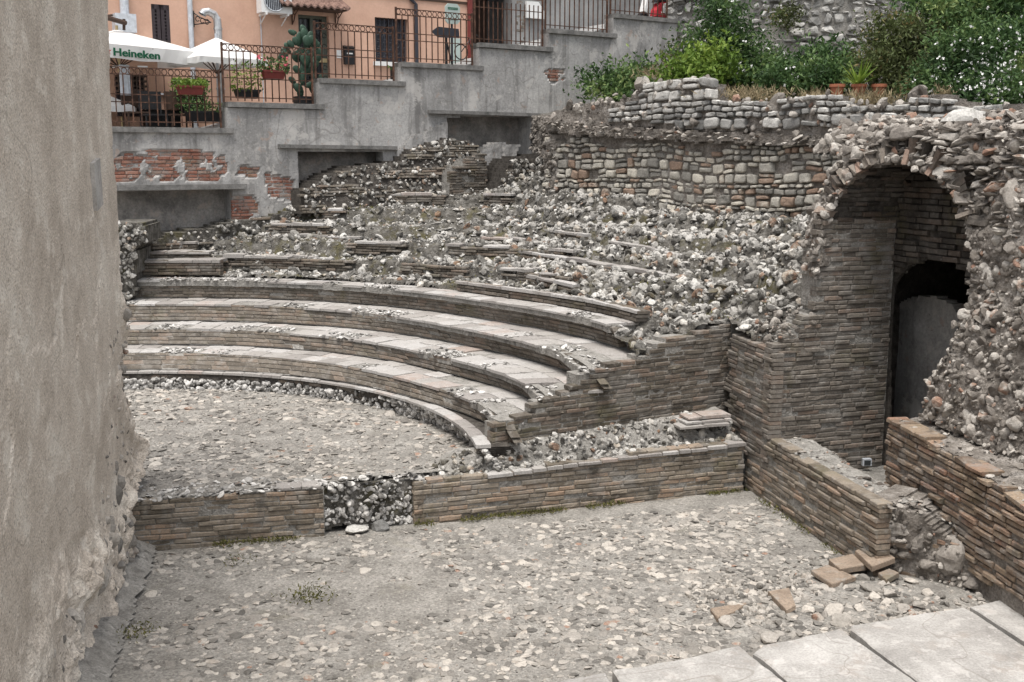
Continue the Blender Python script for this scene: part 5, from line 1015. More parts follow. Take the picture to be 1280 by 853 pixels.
bush('flowering_hedge', 'broad bright green climbing shrub dotted with white flowers, top right', 'flowering shrub', [(1215, 70, 18.6, .8, .5), (1270, 90, 18, .8, .45), (1200, 100, 18.4, .6, .32), (1245, 110, 17.6, .6, .3), (1320, 80, 18, .9, .8), (1220, 118, 17.3, .35, .16), (1180, 92, 18.8, .4, .25), (1270, 55, 18.6, .7, .4), (1165, 112, 18.4, .35, .12)], 24000, .085, 'leaf', 661, flowers=750, stems=5)
bush('tree', 'dark shady tree crown above the white flowering shrub', 'tree', [(1220, 18, 20.5, 1.0, .7), (1270, 5, 20.5, .9, .8), (1180, 30, 21, .6, .5), (1170, 0, 21.5, .6, .4), (1320, 20, 20, .9, 1)], 15000, .11, 'leaf', 671, stems=6)
bush('shrub', 'small weedy plant at the end of the stepped grey wall', 'shrub', [(848, 72, 26.4, .3, .4), (850, 100, 25, .35, .15)], 1500, .1, 'leaf_olive', 681)
bush('shrub', 'small brown tuft growing on the far stone wall', 'shrub', [(985, 22, 27.2, .22, .2)], 700, .09, 'leaf_olive', 682, stems=0)
# spiky plant above the second pot + pots
for i, (x, lab) in enumerate([(1046, 'terracotta pot at the left of the three on the garden wall'), (1073, 'terracotta pot in the middle of the three, holding a spiky plant'), (1098, 'terracotta pot at the right of the three, half hidden by dry grass')]):
    p = Yp(x, 121, 19.2); pr = [(.0, 0), (.09, 0), (.115, .16), (.135, .16), (.135, .21), (.115, .21), (.1, .18), (0, .18)]; b = MB(); b.lathe(p, pr, 20); single(b, 'flower_pot', lab, 'flower pot', M['terracotta'], loc=p, group='terracotta pots in the garden')
o = thing('spiky_plant', 'pale spiky fern like plant fanning out above the middle pot', 'potted plant', Yp(1073, 112, 19.2)); b = MB(); r3 = np.random.default_rng(6)
for i in range(46):
    a = r3.uniform(0, 6.28); e = r3.uniform(.3, 1.2); L_ = r3.uniform(.35, .6); c = Yp(1073, 108, 19.2); d = np.array([math.cos(a)*math.cos(e), math.sin(a)*math.cos(e), math.sin(e)]); s_ = np.array([-math.sin(a), math.cos(a), 0])*.022
    m_ = c+d*L_*.55; t_ = c+d*L_-[0, 0, .1*(1.3-e)]; b.add([c-s_*.5, c+s_*.5, m_+s_, t_, m_-s_], [[0, 1, 2], [0, 2, 4], [4, 2, 3]], r3.uniform(.3, 1))
b.build('frond', M['leaf_light'], o)
g = MB(); r3 = np.random.default_rng(9); P = []
for (x, y, d, sx, n) in [(935, 118, 20, 45, 700), (860, 95, 22, 25, 700), (1085, 122, 19, 35, 700), (1180, 118, 18, 10, 300), (820, 92, 24, 20, 300), (1020, 122, 19.6, 20, 500)]:
    for k in range(n):
        xx = x+r3.normal(0, sx*.6); q = Yp(xx, y, d+r3.uniform(-.4, .4)); q[2] = gz(q[0], q[1]) if 0 else q[2]-.05+r3.normal(0, .05); P.append(q)
leaves(g, np.array(P), .16, 5, .1, 1.1); struct(g.build('dry_grass', M['straw']), 'stuff')

# ================================================================== HOUSE
HW = off(RW, -2.7); HG = off(RW, -3.1)
def px_rect(pl, x0, y0, x1, y1):   # (s0, s1, z0, z1) using the rectangle's centre lines
    ym = (y0+y1)/2; xm = (x0+x1)/2; return pl.px(x0, ym)[0], pl.px(x1, ym)[0], pl.px(xm, y1)[1], pl.px(xm, y0)[1]
def holed(b, pl, s0, s1, z0, z1, holes, n0, n1):
    xs = sorted({s0, s1, *[h[0] for h in holes], *[h[1] for h in holes]}); zs = sorted({z0, z1, *[h[2] for h in holes], *[h[3] for h in holes]})
    for a, c in zip(xs[:-1], xs[1:]):
        for d, e in zip(zs[:-1], zs[1:]):
            if any(h[0] <= (a+c)/2 <= h[1] and h[2] <= (d+e)/2 <= h[3] for h in holes): continue
            b.fbox(pl, a, c, n0, n1, d, e)
def street_z(s): return 4.42+np.clip(s-1, -3, 14)*.262
b = MB(); S, Nn = np.meshgrid(np.arange(-8, 14, .5), np.arange(-3.2, -.3, .4), indexing='ij'); P = RW(S, Nn, street_z(S)); gridmesh(b, P, np.ones((S.shape[0]-1, S.shape[1]-1), bool), P-[0, 0, .3]); struct(b.build('pavement', M['greywall']))
sh = px_rect(HW, 190, 6, 212.5, 58); dr = px_rect(HW, 374, 19, 412, 108); wn = px_rect(HW, 469, 23, 510, 78); sE = HW.px(588, 30)[0]; cab = px_rect(HW, 146, 92, 188, 128)
t = thing('salmon_house', 'salmon pink rendered house standing behind the railings', 'house', (*HW(3, -.1, 0)[:2], 4.4))
b = MB(); holed(b, HW, -9, sE, 3.6, 11.5, [sh, dr, wn], -.35, 0); b.fbox(HW, -9, sE, -6, -.36, 3.6, 11.4); b.build('wall', M['pink'], t)
b = MB(); b.fbox(HW, -9.2, sE+.1, -6.2, .25, 11.4, 11.6); b.build('roof', M['rooftile'], t)
o = None
b = MB(); b.fbox(HW, sh[0], sh[1], -.12, -.06, sh[2], sh[3]); mid = (sh[0]+sh[1])/2
for a, c in ((sh[0], mid-.01), (mid+.01, sh[1])):
    b.fbox(HW, a, a+.07, -.06, .0, sh[2], sh[3]); b.fbox(HW, c-.07, c, -.06, .0, sh[2], sh[3]); b.fbox(HW, a, c, -.06, 0, sh[3]-.1, sh[3]); b.fbox(HW, a, c, -.06, 0, sh[2], sh[2]+.08)
    for z in np.arange(sh[2]+.1, sh[3]-.12, .07): q = [HW(a+.06, -.05, z+.045), HW(c-.06, -.05, z+.045), HW(c-.06, -.01, z), HW(a+.06, -.01, z)]; b.prism(q, [0, 0, .012])
b.build('shutter', M['shutter'], t)
b = MB(); holed(b, HW, dr[0], dr[1], dr[2], dr[3], [(dr[0]+.07, (dr[0]+dr[1])/2-.04, dr[2], dr[3]-.07), ((dr[0]+dr[1])/2+.04, dr[1]-.12, dr[2], dr[3]-.07)], -.2, -.12); d_ = b.build('door', M['greenframe'], t)
b = MB(); b.fbox(HW, dr[0], dr[1], -.3, -.22, dr[2], dr[3]); b.build('pane', M['glassdark'], d_); W[d_.name] = W[t.name]
b = MB(); r3 = np.random.default_rng(2)
for f in (.2, .35, .62, .77, .9):
    s_ = dr[0]+(dr[1]-dr[0])*f; b.tube([HW(s_, -.13, dr[2]), HW(s_, -.13, dr[3]-.05)], .012, 5)
    for z in np.arange(dr[2]+.2, dr[3]-.2, .24): 
        a = [HW(s_+.05*math.cos(q), -.12, z+.05*math.sin(q)) for q in np.linspace(0, 5.5, 9)]; b.tube(a, .008, 4)
b.build('grille', M['black'], d_)
b = MB(); q = px_rect(HW, 404, 73, 411, 78); b.fbox(HW, q[0]-.12, q[1], -.12, -.09, q[2], q[3]); b.build('letter_plate', M['bronze'], d_)
b = MB(); b.fbox(HW, wn[0], wn[1], -.25, -.2, wn[2], wn[3]); wi = b.build('window', M['darkblue'], t)
b = MB(); holed(b, HW, wn[0], wn[1], wn[2], wn[3], [(wn[0]+.05, (wn[0]+wn[1])/2-.03, wn[2]+.05, wn[3]-.05), ((wn[0]+wn[1])/2+.03, wn[1]-.05, wn[2]+.05, wn[3]-.05)], -.2, -.14); b.build('frame', M['shutter'], wi)
b = MB()
for f in np.linspace(.06, .94, 8): s_ = wn[0]+(wn[1]-wn[0])*f; b.tube([HW(s_, -.05, wn[2]), HW(s_, -.05, wn[3])], .011, 5)
for k in range(5):
    for j in range(6):
        c = (wn[0]+(wn[1]-wn[0])*(.12+.19*k), wn[2]+(wn[3]-wn[2])*(.08+.16*j)); b.tube([HW(c[0]+.06*math.cos(q), -.05, c[1]+.06*math.sin(q)) for q in np.linspace(0, 6.28, 9)], .007, 4)
b.build('grille', M['darkblue'], wi)
b = MB(); b.fbox(HW, wn[0]-.07, wn[1]+.07, -.1, .1, wn[2]-.1, wn[2]-.003); b.build('sill', M['white'], wi)
b = MB(); b.fbox(HW, -9, sE, 0.003, .03, 9.55 if 0 else HW.px(450, -6)[1], HW.px(450, -9)[1]); b.build('string_course', M['wood'], t)
for (x, y0, y1, r, m_) in ((237, -60, 59, .055, 'greypipe'),):
    s_ = HW.px(x, 30)[0]; b = MB(); b.tube([HW(s_, .08, HW.px(x, y0)[1]), HW(s_, .08, 4.4)], r, 10); b.build('drainpipe', M[m_], t)
s_ = HW.px(154, 10)[0]; b = MB(); b.tube([HW(s_, .1, HW.px(154, -60)[1]), HW(s_, .1, HW.px(154, 20)[1])], .09, 10); b.build('drainpipe', M['greypipe'], t)
s_ = HW.px(519, 40)[0]; b = MB(); b.tube([HW(s_-.18, .06, HW.px(519, -6)[1]), HW(s_-.12, .06, HW.px(519, 1)[1]), HW(s_, .06, HW.px(519, 6)[1]), HW(s_, .06, 5)], .045, 8); b.build('drainpipe', M['darkblue'], t)
# objects hanging on the house
def sing(b, *a, **k): return single(b, *a, **k)
b = MB(); s_, z_ = HW.px(267, 20); pts = [HW(s_-.33, .25, z_-.02), HW(s_-.3, .25, z_+.03), HW(s_-.2, .25, z_+.05), HW(s_-.08, .25, z_+.0), HW(s_-.01, .25, z_-.1), HW(s_, .25, z_-.25), HW(s_, .25, 4.55)]; b.tube(pts, .085, 14, cap=False)
for z in np.arange(4.8, z_-.3, .42): b.tube([HW(s_, .25, z), HW(s_, .25, z+.035)], .1, 14)
b.fbox(HW, s_-.02, s_+.02, 0, .2, z_-.55, z_-.5); sing(b, 'flue_pipe', 'shiny galvanised flue pipe with an elbow at the top on the pink wall', 'flue pipe', M['zinc'])
b = MB(); q = px_rect(HW, 140, 19, 166, 42); b.fbox(HW, q[0], q[1], 0.0, .3, q[2], q[3]); sing(b, 'meter_box', 'pale box on the pink wall above the lettered parasol', 'wall box', M['greypipe'])
acr = px_rect(HW, 318, -12, 356, 19); t = thing('air_conditioner', 'white outdoor air conditioner unit on the pink wall', 'air conditioner', HW((acr[0]+acr[1])/2, .2, acr[2]))
b = MB(); b.fbox(HW, *acr[:2], .12, .42, *acr[2:]); b.build('casing', M['white'], t)
c = HW.px(336, 3); b = MB(); rr = .24; an = np.linspace(0, 2*math.pi, 25)
b.prism([HW(c[0]-.03+rr*math.cos(a), .425, c[1]+rr*math.sin(a)) for a in an[:-1]], HW(0, .01, 0)-HW(0, 0, 0)); g_ = b.build('fan', M['darkblue'], t)
b = MB()
for k in np.linspace(-.9, .9, 11): h = rr*math.sqrt(1-k*k); b.tube([HW(c[0]-.03+rr*k, .445, c[1]-h), HW(c[0]-.03+rr*k, .445, c[1]+h)], .006, 4)
b.tube([HW(c[0]-.03+rr*math.cos(a), .44, c[1]+rr*math.sin(a)) for a in an], .012, 5); b.build('guard', M['greypipe'], t)
for f in (.15, .85): b = MB(); s_ = acr[0]+(acr[1]-acr[0])*f; b.fbox(HW, s_-.02, s_+.02, 0, .45, acr[2]-.05, acr[2]-.004); b.tube([HW(s_, .02, acr[2]-.22), HW(s_, .38, acr[2]-.04)], .014, 5); b.build('bracket', M['white'], t)
b = MB(); s_ = HW.px(326, 40)[0]; b.tube([HW(s_, .02, acr[2]), HW(s_, .02, 4.9)], .012, 5); b.build('hose', M['greypipe'], t)
# tiled door canopy
t = thing('door_canopy', 'small tiled canopy with scrolled brackets above the green door', 'canopy', HW(dr[0], .1, HW.px(395, 12)[1]))
s0, zc0 = HW.px(352, 4, .55); s1, zc1 = HW.px(437, 11, .55); zc = (zc0+zc1)/2; b = MB(); nS = 60; S = np.linspace(s0, s1, nS); Nn = np.linspace(0, .6, 5); SS, NN = np.meshgrid(S, Nn, indexing='ij'); ZZ = zc+.28-.28*NN/.6+.025*np.sin((SS-s0)*2*math.pi/.16)
gridmesh(b, HW(SS, NN, ZZ), np.ones((nS-1, 4), bool), HW(SS, NN, ZZ-.04)); b.build('roof', M['rooftile'], t)
b = MB(); b.fbox(HW, s0+.05, s1-.05, .02, .55, zc-.06, zc-.03); b.build('board', M['wood'], t)
for s_ in (s0+.45, s1-.12): b = MB(); b.tube([HW(s_, .02, zc-.38), HW(s_, .02, zc-.04)], .015, 5); b.tube([HW(s_, .03, zc-.36), HW(s_, .12, zc-.3), HW(s_, .2, zc-.18), HW(s_, .42, zc-.07)], .013, 5); b.tube([HW(s_, .15+.05*math.cos(a), zc-.13+.05*math.sin(a)) for a in np.linspace(0, 6, 10)], .009, 4); b.build('bracket', M['iron'], t)
b = MB(); q = px_rect(HW, 429, 60, 441, 81); b.fbox(HW, q[0], q[1], .0, .1, q[2], q[3]); b.prism([HW(q[0]-.01, 0, q[3]+.05), HW(q[0]-.01, .13, q[3]), HW(q[0]-.01, 0, q[3]-.003)], HW(q[1]-q[0]+.02, 0, 0)-HW(0, 0, 0)); t = thing('letter_box', 'black letter box on the pink wall beside the green door', 'letter box', HW(q[0], .05, q[2])); b.build('box', M['black'], t)
b = MB(); b.fbox(HW, q[0]+.05, q[1]-.05, .101, .106, (q[2]+q[3])/2+.04, (q[2]+q[3])/2+.07); b.build('name_plate', M['white'], t)
b = MB(); q = px_rect(HW, 420.5, 63, 427, 73); b.fbox(HW, q[0], q[1], .0, .03, q[2], q[3]); sing(b, 'wall_plate', 'small white plate left of the black letter box', 'wall plate', M['white'])
# wrought iron sign bracket
s_, z_ = HW.px(241, 24); b = MB(); b.fbox(HW, s_-.02, s_+.02, 0.003, .04, z_-.17, z_+.17)
PB = lambda u, z: HW(s_+.02+u*.55, .04+u*.55, z_+z); b.tube([PB(0, .12), PB(.2, .02), PB(.5, -.08)], .012, 5); b.tube([PB(0, -.12), PB(.25, -.1), PB(.5, -.08)], .012, 5)
for u, z in ((.1, .0), (.24, -.04), (.38, -.07)): b.tube([PB(u+.06*math.cos(a), z+.05*math.sin(a)) for a in np.linspace(0, 5.5, 10)], .01, 4)
sing(b, 'iron_bracket', 'black wrought iron scroll bracket between the two pipes', 'wall bracket', M['black'])
# grey building beyond
t = thing('grey_building', 'grey rendered building with a barred dark gateway right of the pink house', 'building', (*HG(10, 0, 0)[:2], 6))
gt = px_rect(HG, 572, -40, 640, 62); b = MB(); holed(b, HG, sE, 17, 5.0, 11.5, [(gt[0], gt[1], gt[2]-1, gt[3])], -.4, 0); b.fbox(HG, sE, 17, -6, -1.9, 5, 11.4); b.build('wall', M['greywall'], t)
b = MB(); b.fbox(HG, gt[0]-.1, gt[1]+.1, -1.85, -1.4, 5, 9.6); b.build('gateway', M['wood'], t)
b = MB(); s_ = HG.px(652, 20)[0]; bricks(b, HG, s_-.16, s_+.1, 5.2, 10, None, ch=.09, L=(.1, .2), seed=701, depth=.05, n0=0) if 0 else bricks(b, HG, s_-.16, s_+.1, 5.2, 10, None, ch=.09, L=(.1, .2), seed=701, depth=.05); b.build('brick_quoin', M['brick_pass'], t)
b = MB(); b.fbox(HG, sE, 17.1, -6, .2, 11.4, 11.6); b.build('roof', M['rooftile'], t)
b = MB(); b.tube([HW(HW.px(586, 20)[0], .06, 5), HW(HW.px(586, 20)[0], .06, 9.5)], .07, 8); sing(b, 'drainpipe', 'brown drainpipe at the corner between pink house and grey building', 'drainpipe', M['maroon'])
b = MB(); c = HG.px(666, 14); b.prism([HG(c[0]-.28, .05, c[1]-.2), HG(c[0]+.28, .05, c[1]-.2), HG(c[0]+.28, .05, c[1]), HG(c[0]+.1, .05, c[1]+.22), HG(c[0]-.28, .05, c[1]+.22)], HG(0, .08, 0)-HG(0, 0, 0)); sing(b, 'wall_plate', 'white clipped panel on the grey building', 'wall panel', M['white'])

# ================================================================== RAILINGS
FN = off(RW, -.12)
ring_me = None
def tubeobj(name, pts, r, par, m='iron', seg=5):
    b = MB(); b.tube(pts, r, seg); return b.build(name, M[m], par)
def rail_panel(label, s0, s1, zc, h, ringband=True, every=.15, tail=True):
    t = thing('iron_railing', label, 'railing', FN((s0+s1)/2, 0, zc), 'rusty railings on the stepped wall'); zt = zc+h
    for s_ in (s0, s1): b = MB(); b.fbox(FN, s_-.018, s_+.018, -.018, .018, zc, zt+.03); b.build('post', M['iron'], t)
    zb = zt-.13 if ringband else zt-.12
    for z in ([zc+.1, zc+h*.42, zc+h*.55, zb, zt] if ringband else [zc+.1, zc+h*.75, zt]):
        b = MB(); b.fbox(FN, s0+.02, s1-.02, -.008, .008, z-.009, z+.009); b.build('rail', M['iron'], t)
    n = max(2, int(round((s1-s0)/every))); first = None
    for i in range(1, n):
        s_ = s0+(s1-s0)*i/n; P = FN(s_, 0, 0)
        if first is None: b = MB(); b.fbox(FN, s_-.009, s_+.009, -.011, .011, zc+.03, zb); first = b.build('bar', M['iron'], t); p0 = P
        else: c = first.copy(); COL.objects.link(c); c.parent = t; c.location = Vector(first.location)+Vector((P-p0).tolist())
    if ringband:
        fr_ = None; m_ = max(2, int(round((s1-s0)/.125)))
        for i in range(m_):
            s_ = s0+(s1-s0)*(i+.5)/m_; P = FN(s_, 0, 0)
            if fr_ is None: b = MB(); zr = (zb+zt)/2; b.tube([FN(s_+.05*math.cos(a), 0, zr+.055*math.sin(a)) for a in np.linspace(0, 2*math.pi, 13)], .010, 4, cap=False); fr_ = b.build('ring', M['iron'], t); q0 = P
            else: c = fr_.copy(); COL.objects.link(c); c.parent = t; c.location = Vector(fr_.location)+Vector((P-q0).tolist())
    return t
def fs(x, y): return FN.px(x, y)[0]
rail_panel('lowest rusty railing, under the lettered parasol', -1.2, 2.16, 4.75, 1.1)
rail_panel('second rusty railing from the left, in front of the cactus', 2.24, 4.12, 5.26, 1.12)
rail_panel('third rusty railing from the left, in front of the black letter box', 4.2, 6.0, 5.79, 1.12)
rail_panel('fourth rusty railing from the left, with the oval and arrow signs behind', 6.08, 7.98, 6.2, 1.12)
rail_panel('plain bar railing without rings before the dark gateway', 8.05, 9.9, 6.71, 1.05, False, .12)
rail_panel('plain bar railing in front of the light grey wall', 9.98, 11.8, 7.13, 1.05, False, .135)
rail_panel('highest plain bar railing at the end of the stepped wall', 11.9, 13.7, 7.6, 1.05, False, .15)

# ================================================================== SIGNS, PEOPLE, CAFE
def textobj(txt, fr, s, z, size, width, n, m, parent, name='lettering', bold=.012, ext=.004):
    cu = bpy.data.curves.new(name, 'FONT'); cu.body = txt; cu.size = size; cu.offset = bold*size; cu.extrude = ext; cu.resolution_u = 3; tmp = bpy.data.objects.new(name, cu); COL.objects.link(tmp)
    dg = bpy.context.evaluated_depsgraph_get(); me = bpy.data.meshes.new_from_object(tmp.evaluated_get(dg)); bpy.data.objects.remove(tmp); v = np.zeros(len(me.vertices)*3); me.vertices.foreach_get('co', v); v = v.reshape(-1, 3)
    k = width/(v[:, 0].max()-v[:, 0].min()); a = s+(v[:, 0]-v[:, 0].min())*k; P = fr(a, n+v[:, 2], z+v[:, 1])-W[parent.name]
    me.vertices.foreach_set('co', P.astype(np.float32).ravel()); me.update(); me.materials.append(M[m]); o = bpy.data.objects.new(name, me); COL.objects.link(o); o.parent = parent; W[o.name] = W[parent.name]; return o
# lettered parasol
def V2(a): return np.array(a, float)
def parasol(label, K1, K2, ztop_edge, val, peakz, seed, pole=True, sink=.0, letter=False, poleto=4.5, group='white cafe parasols'):
    K1 = V2(K1); K2 = V2(K2); d = (K2-K1); Ls = np.linalg.norm(d); d /= Ls; l = np.array([-d[1], d[0]]); cs_ = [K1, K2, K2+l*Ls, K1+l*Ls]; c = (cs_[0]+cs_[2])/2
    t = thing('parasol', label, 'parasol', (*c, poleto), group); b = MB(); nE = 14; ring = []
    for i in range(4):
        a, e = cs_[i], cs_[(i+1) % 4]
        for k in range(nE): f = k/nE; q = a+(e-a)*f; sag = .06*math.sin(math.pi*f); q = q+(c-q)/np.linalg.norm(c-q)*sag*.6; ring.append([*q, ztop_edge+.0])
    ring = np.array(ring); m = len(ring); R_ = [ring-[0, 0, val], ring]
    for f in (.25, .5, .75, .97): q = ring.copy(); q[:, :2] = ring[:, :2]+(c-ring[:, :2])*f; q[:, 2] = ztop_edge+(peakz-ztop_edge)*(f**.93); R_.append(q)
    R_[0] = R_[0]+np.c_[.012*np.sin(np.arange(m)*1.9), .012*np.cos(np.arange(m)*1.3), .012*np.sin(np.arange(m)*.9)]
    Vv = np.vstack(R_); b.add(Vv, [[a*m+k, a*m+(k+1) % m, (a+1)*m+(k+1) % m, (a+1)*m+k] for a in range(len(R_)-1) for k in range(m)]); cv = b.build('canopy', M['canvas'], t, smooth=False)
    for i in range(8):
        q = cs_[i//2] if i % 2 == 0 else (cs_[i//2]+cs_[(i//2+1) % 4])/2; b = MB(); b.tube([[*c, peakz-.08], [*(c+(q-c)*.97), ztop_edge-.03]], .014, 5); b.tube([[*c, peakz-.75], [*(c+(q-c)*.5), (peakz+ztop_edge)/2-.09]], .012, 5); b.build('rib', M['wood'], t)
    b = MB(); b.tube([[*c, poleto], [*c, peakz+.08]], .028, 10); b.build('pole', M['bronze'] if letter else M['greypipe'], t)
    return t, cs_, Ls, cv
K1 = Yp(127, 52, 21.0); K2 = Yp(252.3, 65.5, 22.9); zt_ = (K1[2]+K2[2])/2; pk = Yp(152, 37, 22.6)
t, cs_, Ls, cv = parasol('big white parasol printed with green lettering at the upper left', K1[:2], K2[:2], K2[2], .27, pk[2], 1, letter=True)
PAR1 = t; VP = Plane(K1[:2], K2[:2]); ta = VP.px(141.5, 66)[0]; te = VP.px(200.5, 69)[0]; zb_ = VP.px(160, 72.0)[1]
def vsag(a): f = np.clip(a/Ls, 0, 1); return -.036*np.sin(math.pi*f)
VPf = lambda a, n, z: VP(a, vsag(a)+n, z)
textobj('Heineken', VPf, ta, zt_-.225, .2, te-ta, .022, 'green', t, bold=.028)
b = MB(); c0 = VP.px(135, 67.5); st = [VPf(c0[0]+(.075 if k % 2 == 0 else .032)*math.sin(k*math.pi/5), .02, zt_-.155+(.075 if k % 2 == 0 else .032)*math.cos(k*math.pi/5)) for k in range(10)]; cc = np.mean(st, 0)
b.add(np.vstack([st, [cc]]), [[i, (i+1) % 10, 10] for i in range(10)]); b.build('star', M['red'], t)
parasol('smaller plain white parasol behind the second railing', Yp(250, 74, 22.1)[:2], Yp(334, 68, 23.1)[:2], Yp(254, 71, 22.3)[2], .12, Yp(286, 46, 23)[2], 2)
q = Yp(168, 137, 21.9); parasol('low white parasol seen through the lowest railing at far left', (q[0]-2.0, q[1]-.5), (q[0], q[1]), q[2]+.06, .1, q[2]+.5, 3, poleto=4.2)
# beam above the parasol
b = MB(); b.tube([Yp(125, 20, 22), Yp(157, 29, 22.6)], .05, 6); b.tube([Yp(155, 24, 22.6), Yp(155, 38, 22.6)], .03, 6); b.tube([Yp(125, 20.5, 22.2), Yp(146, 18.5, 23.5)], .02, 5); b.build('support_beam', M['wood'], PAR1)
# cafe furniture
CF = off(RW, -1.1); CF2 = off(RW, -1.7)
def cbox(name, label, cat, pl, x0, y0, x1, y1, dep, m, extra=None, group=None):
    q = px_rect(pl, x0, y0, x1, y1); b = MB(); b.fbox(pl, q[0], q[1], -dep, 0, q[2], q[3]); return q, b
q, b = cbox('', '', '', CF2, 148, 95, 184, 114, .3, 'wood'); t = thing('wooden_rack', 'dark brown slatted rack standing inside the lowest railing', 'rack', CF2(q[0], 0, q[2]-.6)); b = MB()
for z in np.linspace(q[2], q[3], 4): b.fbox(CF2, q[0], q[1], -.25, 0, z-.02, z+.02)
for s_ in np.linspace(q[0], q[1], 9): b.fbox(CF2, s_-.012, s_+.012, .001, .03, q[2], q[3])
b.build('shelf', M['wood'], t); b = MB(); b.fbox(CF2, q[0], q[1], -.3, -.26, q[2]-.5, q[3]); b.build('back_panel', M['shutter'], t)
q = px_rect(CF, 184, 117, 226, 152); t = thing('bar_counter', 'counter with pale top and pinkish front inside the lowest railing', 'counter', CF(q[0], 0, q[2])); b = MB(); b.fbox(CF, q[0], q[1], -.5, 0, q[3]-.32, q[3]-.05); b.build('front', M['pink'], t); b = MB(); b.fbox(CF, q[0]-.05, q[1]+.05, -.55, .05, q[3]-.047, q[3]); b.build('top', M['greypipe'], t); b = MB(); b.fbox(CF, q[0], q[1], -.45, -.05, q[2]-.2, q[3]-.323); b.build('base', M['black'], t)
for i, (x, lab) in enumerate(((147, 'short white strip lamp at the left under the lettered parasol'), (178.5, 'short white strip lamp at the right under the lettered parasol'))):
    q = px_rect(CF, x-6, 82.5, x+6, 85); b = MB(); b.fbox(CF, q[0], q[1], -.05, 0, q[2], q[3]); sing(b, 'strip_lamp', lab, 'strip lamp', M['white'], group='white strip lamps')
def chair(label, x, y, pl, m, seed):
    s_, z_ = pl.px(x, y); t = thing('cafe_chair', label, 'chair', pl(s_, 0, z_-.45), 'dark cafe chairs'); b = MB(); b.fbox(pl, s_-.22, s_+.22, -.22, .22, z_-.03, z_); b.build('seat', M[m], t); b = MB(); b.fbox(pl, s_-.22, s_+.22, -.24, -.21, z_+.1, z_+.45); b.build('backrest', M[m], t)
    for a, c in ((-.2, -.2), (.2, -.2), (-.2, .2), (.2, .2)): b = MB(); b.fbox(pl, s_+a-.015, s_+a+.015, c-.015, c+.015, z_-.45, z_-.031 if c > 0 else z_+.45); b.build('leg', M[m], t)
chair('dark wooden cafe chair just behind the lowest railing', 170, 140, CF, 'wood', 1); chair('dark cafe chair seen between the rack and the counter', 192, 143, off(RW, -.75), 'black', 2)
chair('dark brown cafe chair right of the counter', 224, 143, off(RW, -.8), 'wood', 3)
# person in blue behind the railing (only a blurred strip of white and blue clothing shows: a hanging towel)
b = MB(); s_, z_ = CF2.px(147, 103); SS, ZZ = np.meshgrid(np.linspace(s_-.1, s_+.1, 8), np.linspace(z_-.28, z_+.3, 12), indexing='ij'); gridmesh(b, CF(SS, .02*np.sin(SS*60), ZZ), np.ones((7, 11), bool), CF(SS, .02*np.sin(SS*60)-.01, ZZ)); sing(b, 'towel', 'pale blue cloth hanging at the left behind the lowest railing', 'cloth', M['greypipe'])
# planters
def planter(label, x0, y0, x1, y1, pl, m, leafm, n, dep=.22, hgt=.25, seed=0, fl=0, name='flower_box', cat='flower box', taper=.04, lsize=.06):
    q = px_rect(pl, x0, y0, x1, y1); t = thing(name, label, cat, pl((q[0]+q[1])/2, 0, q[2]), 'flower boxes along the railings'); b = MB()
    v = [pl(a, n_, z) for z, tp in ((q[2], taper), (q[3], 0)) for a, n_ in ((q[0]+tp, -dep+tp), (q[1]-tp, -dep+tp), (q[1]-tp, -tp), (q[0]+tp, -tp))]; b.add(v, [[0, 1, 2, 3], [0, 1, 5, 4], [1, 2, 6, 5], [2, 3, 7, 6], [3, 0, 4, 7], [4, 5, 6, 7]]); b.fbox(pl, q[0]-.012, q[1]+.012, .001-.0, .015, q[3]-.035, q[3]); b.build('box', M[m], t)
    r3 = np.random.default_rng(seed); c = [pl(a, e, z) for a, e, z in zip(r3.uniform(q[0]-.08, q[1]+.08, n), r3.normal(-dep/2, dep*.5, n), q[3]+hgt*r3.random(n)**1.3-.04)]; b = MB(); leaves(b, np.array(c), lsize, seed, .6, .5); b.build('foliage', M[leafm], t)
    if fl: b = MB(); i = r3.integers(0, n, fl); [leaves(b, np.array(c)[i]+[0, -.03, .05], .05, seed+k, .8, .4) for k in range(4)]; b.build('blossom', M['pinkflower'], t)
planter('dark red flower box full of green hanging on the lowest railing', 223, 107, 256, 118.5, off(RW, .12), 'maroon', 'leaf_light', 420, seed=1, hgt=.16, dep=.2)
planter('dark red flower box with pinkish blooms hanging on the second railing', 330, 88, 358, 98.5, off(RW, .12), 'maroon', 'leaf', 420, seed=2, fl=16, hgt=.28, dep=.2)
planter('black flower box with a climbing plant at the left of the second railing', 296, 112, 326, 123, off(RW, -.3), 'black', 'leaf_light', 380, seed=3, hgt=.55)
planter('black planter trough along the foot of the lowest railing', 236, 139, 281, 152, off(RW, -.3), 'black', 'leaf', 350, seed=4, hgt=.22, dep=.3)
planter('leafy dark plant trough behind the right end of the lowest railing', 226, 132, 258, 142, off(RW, -.9), 'black', 'leaf', 900, seed=6, hgt=.55, dep=.3, lsize=.08)
planter('black square planter box at the right of the third railing', 493, 83, 504, 99, off(RW, -.34), 'black', 'leaf', 60, seed=5, hgt=.02, dep=.2, taper=0)
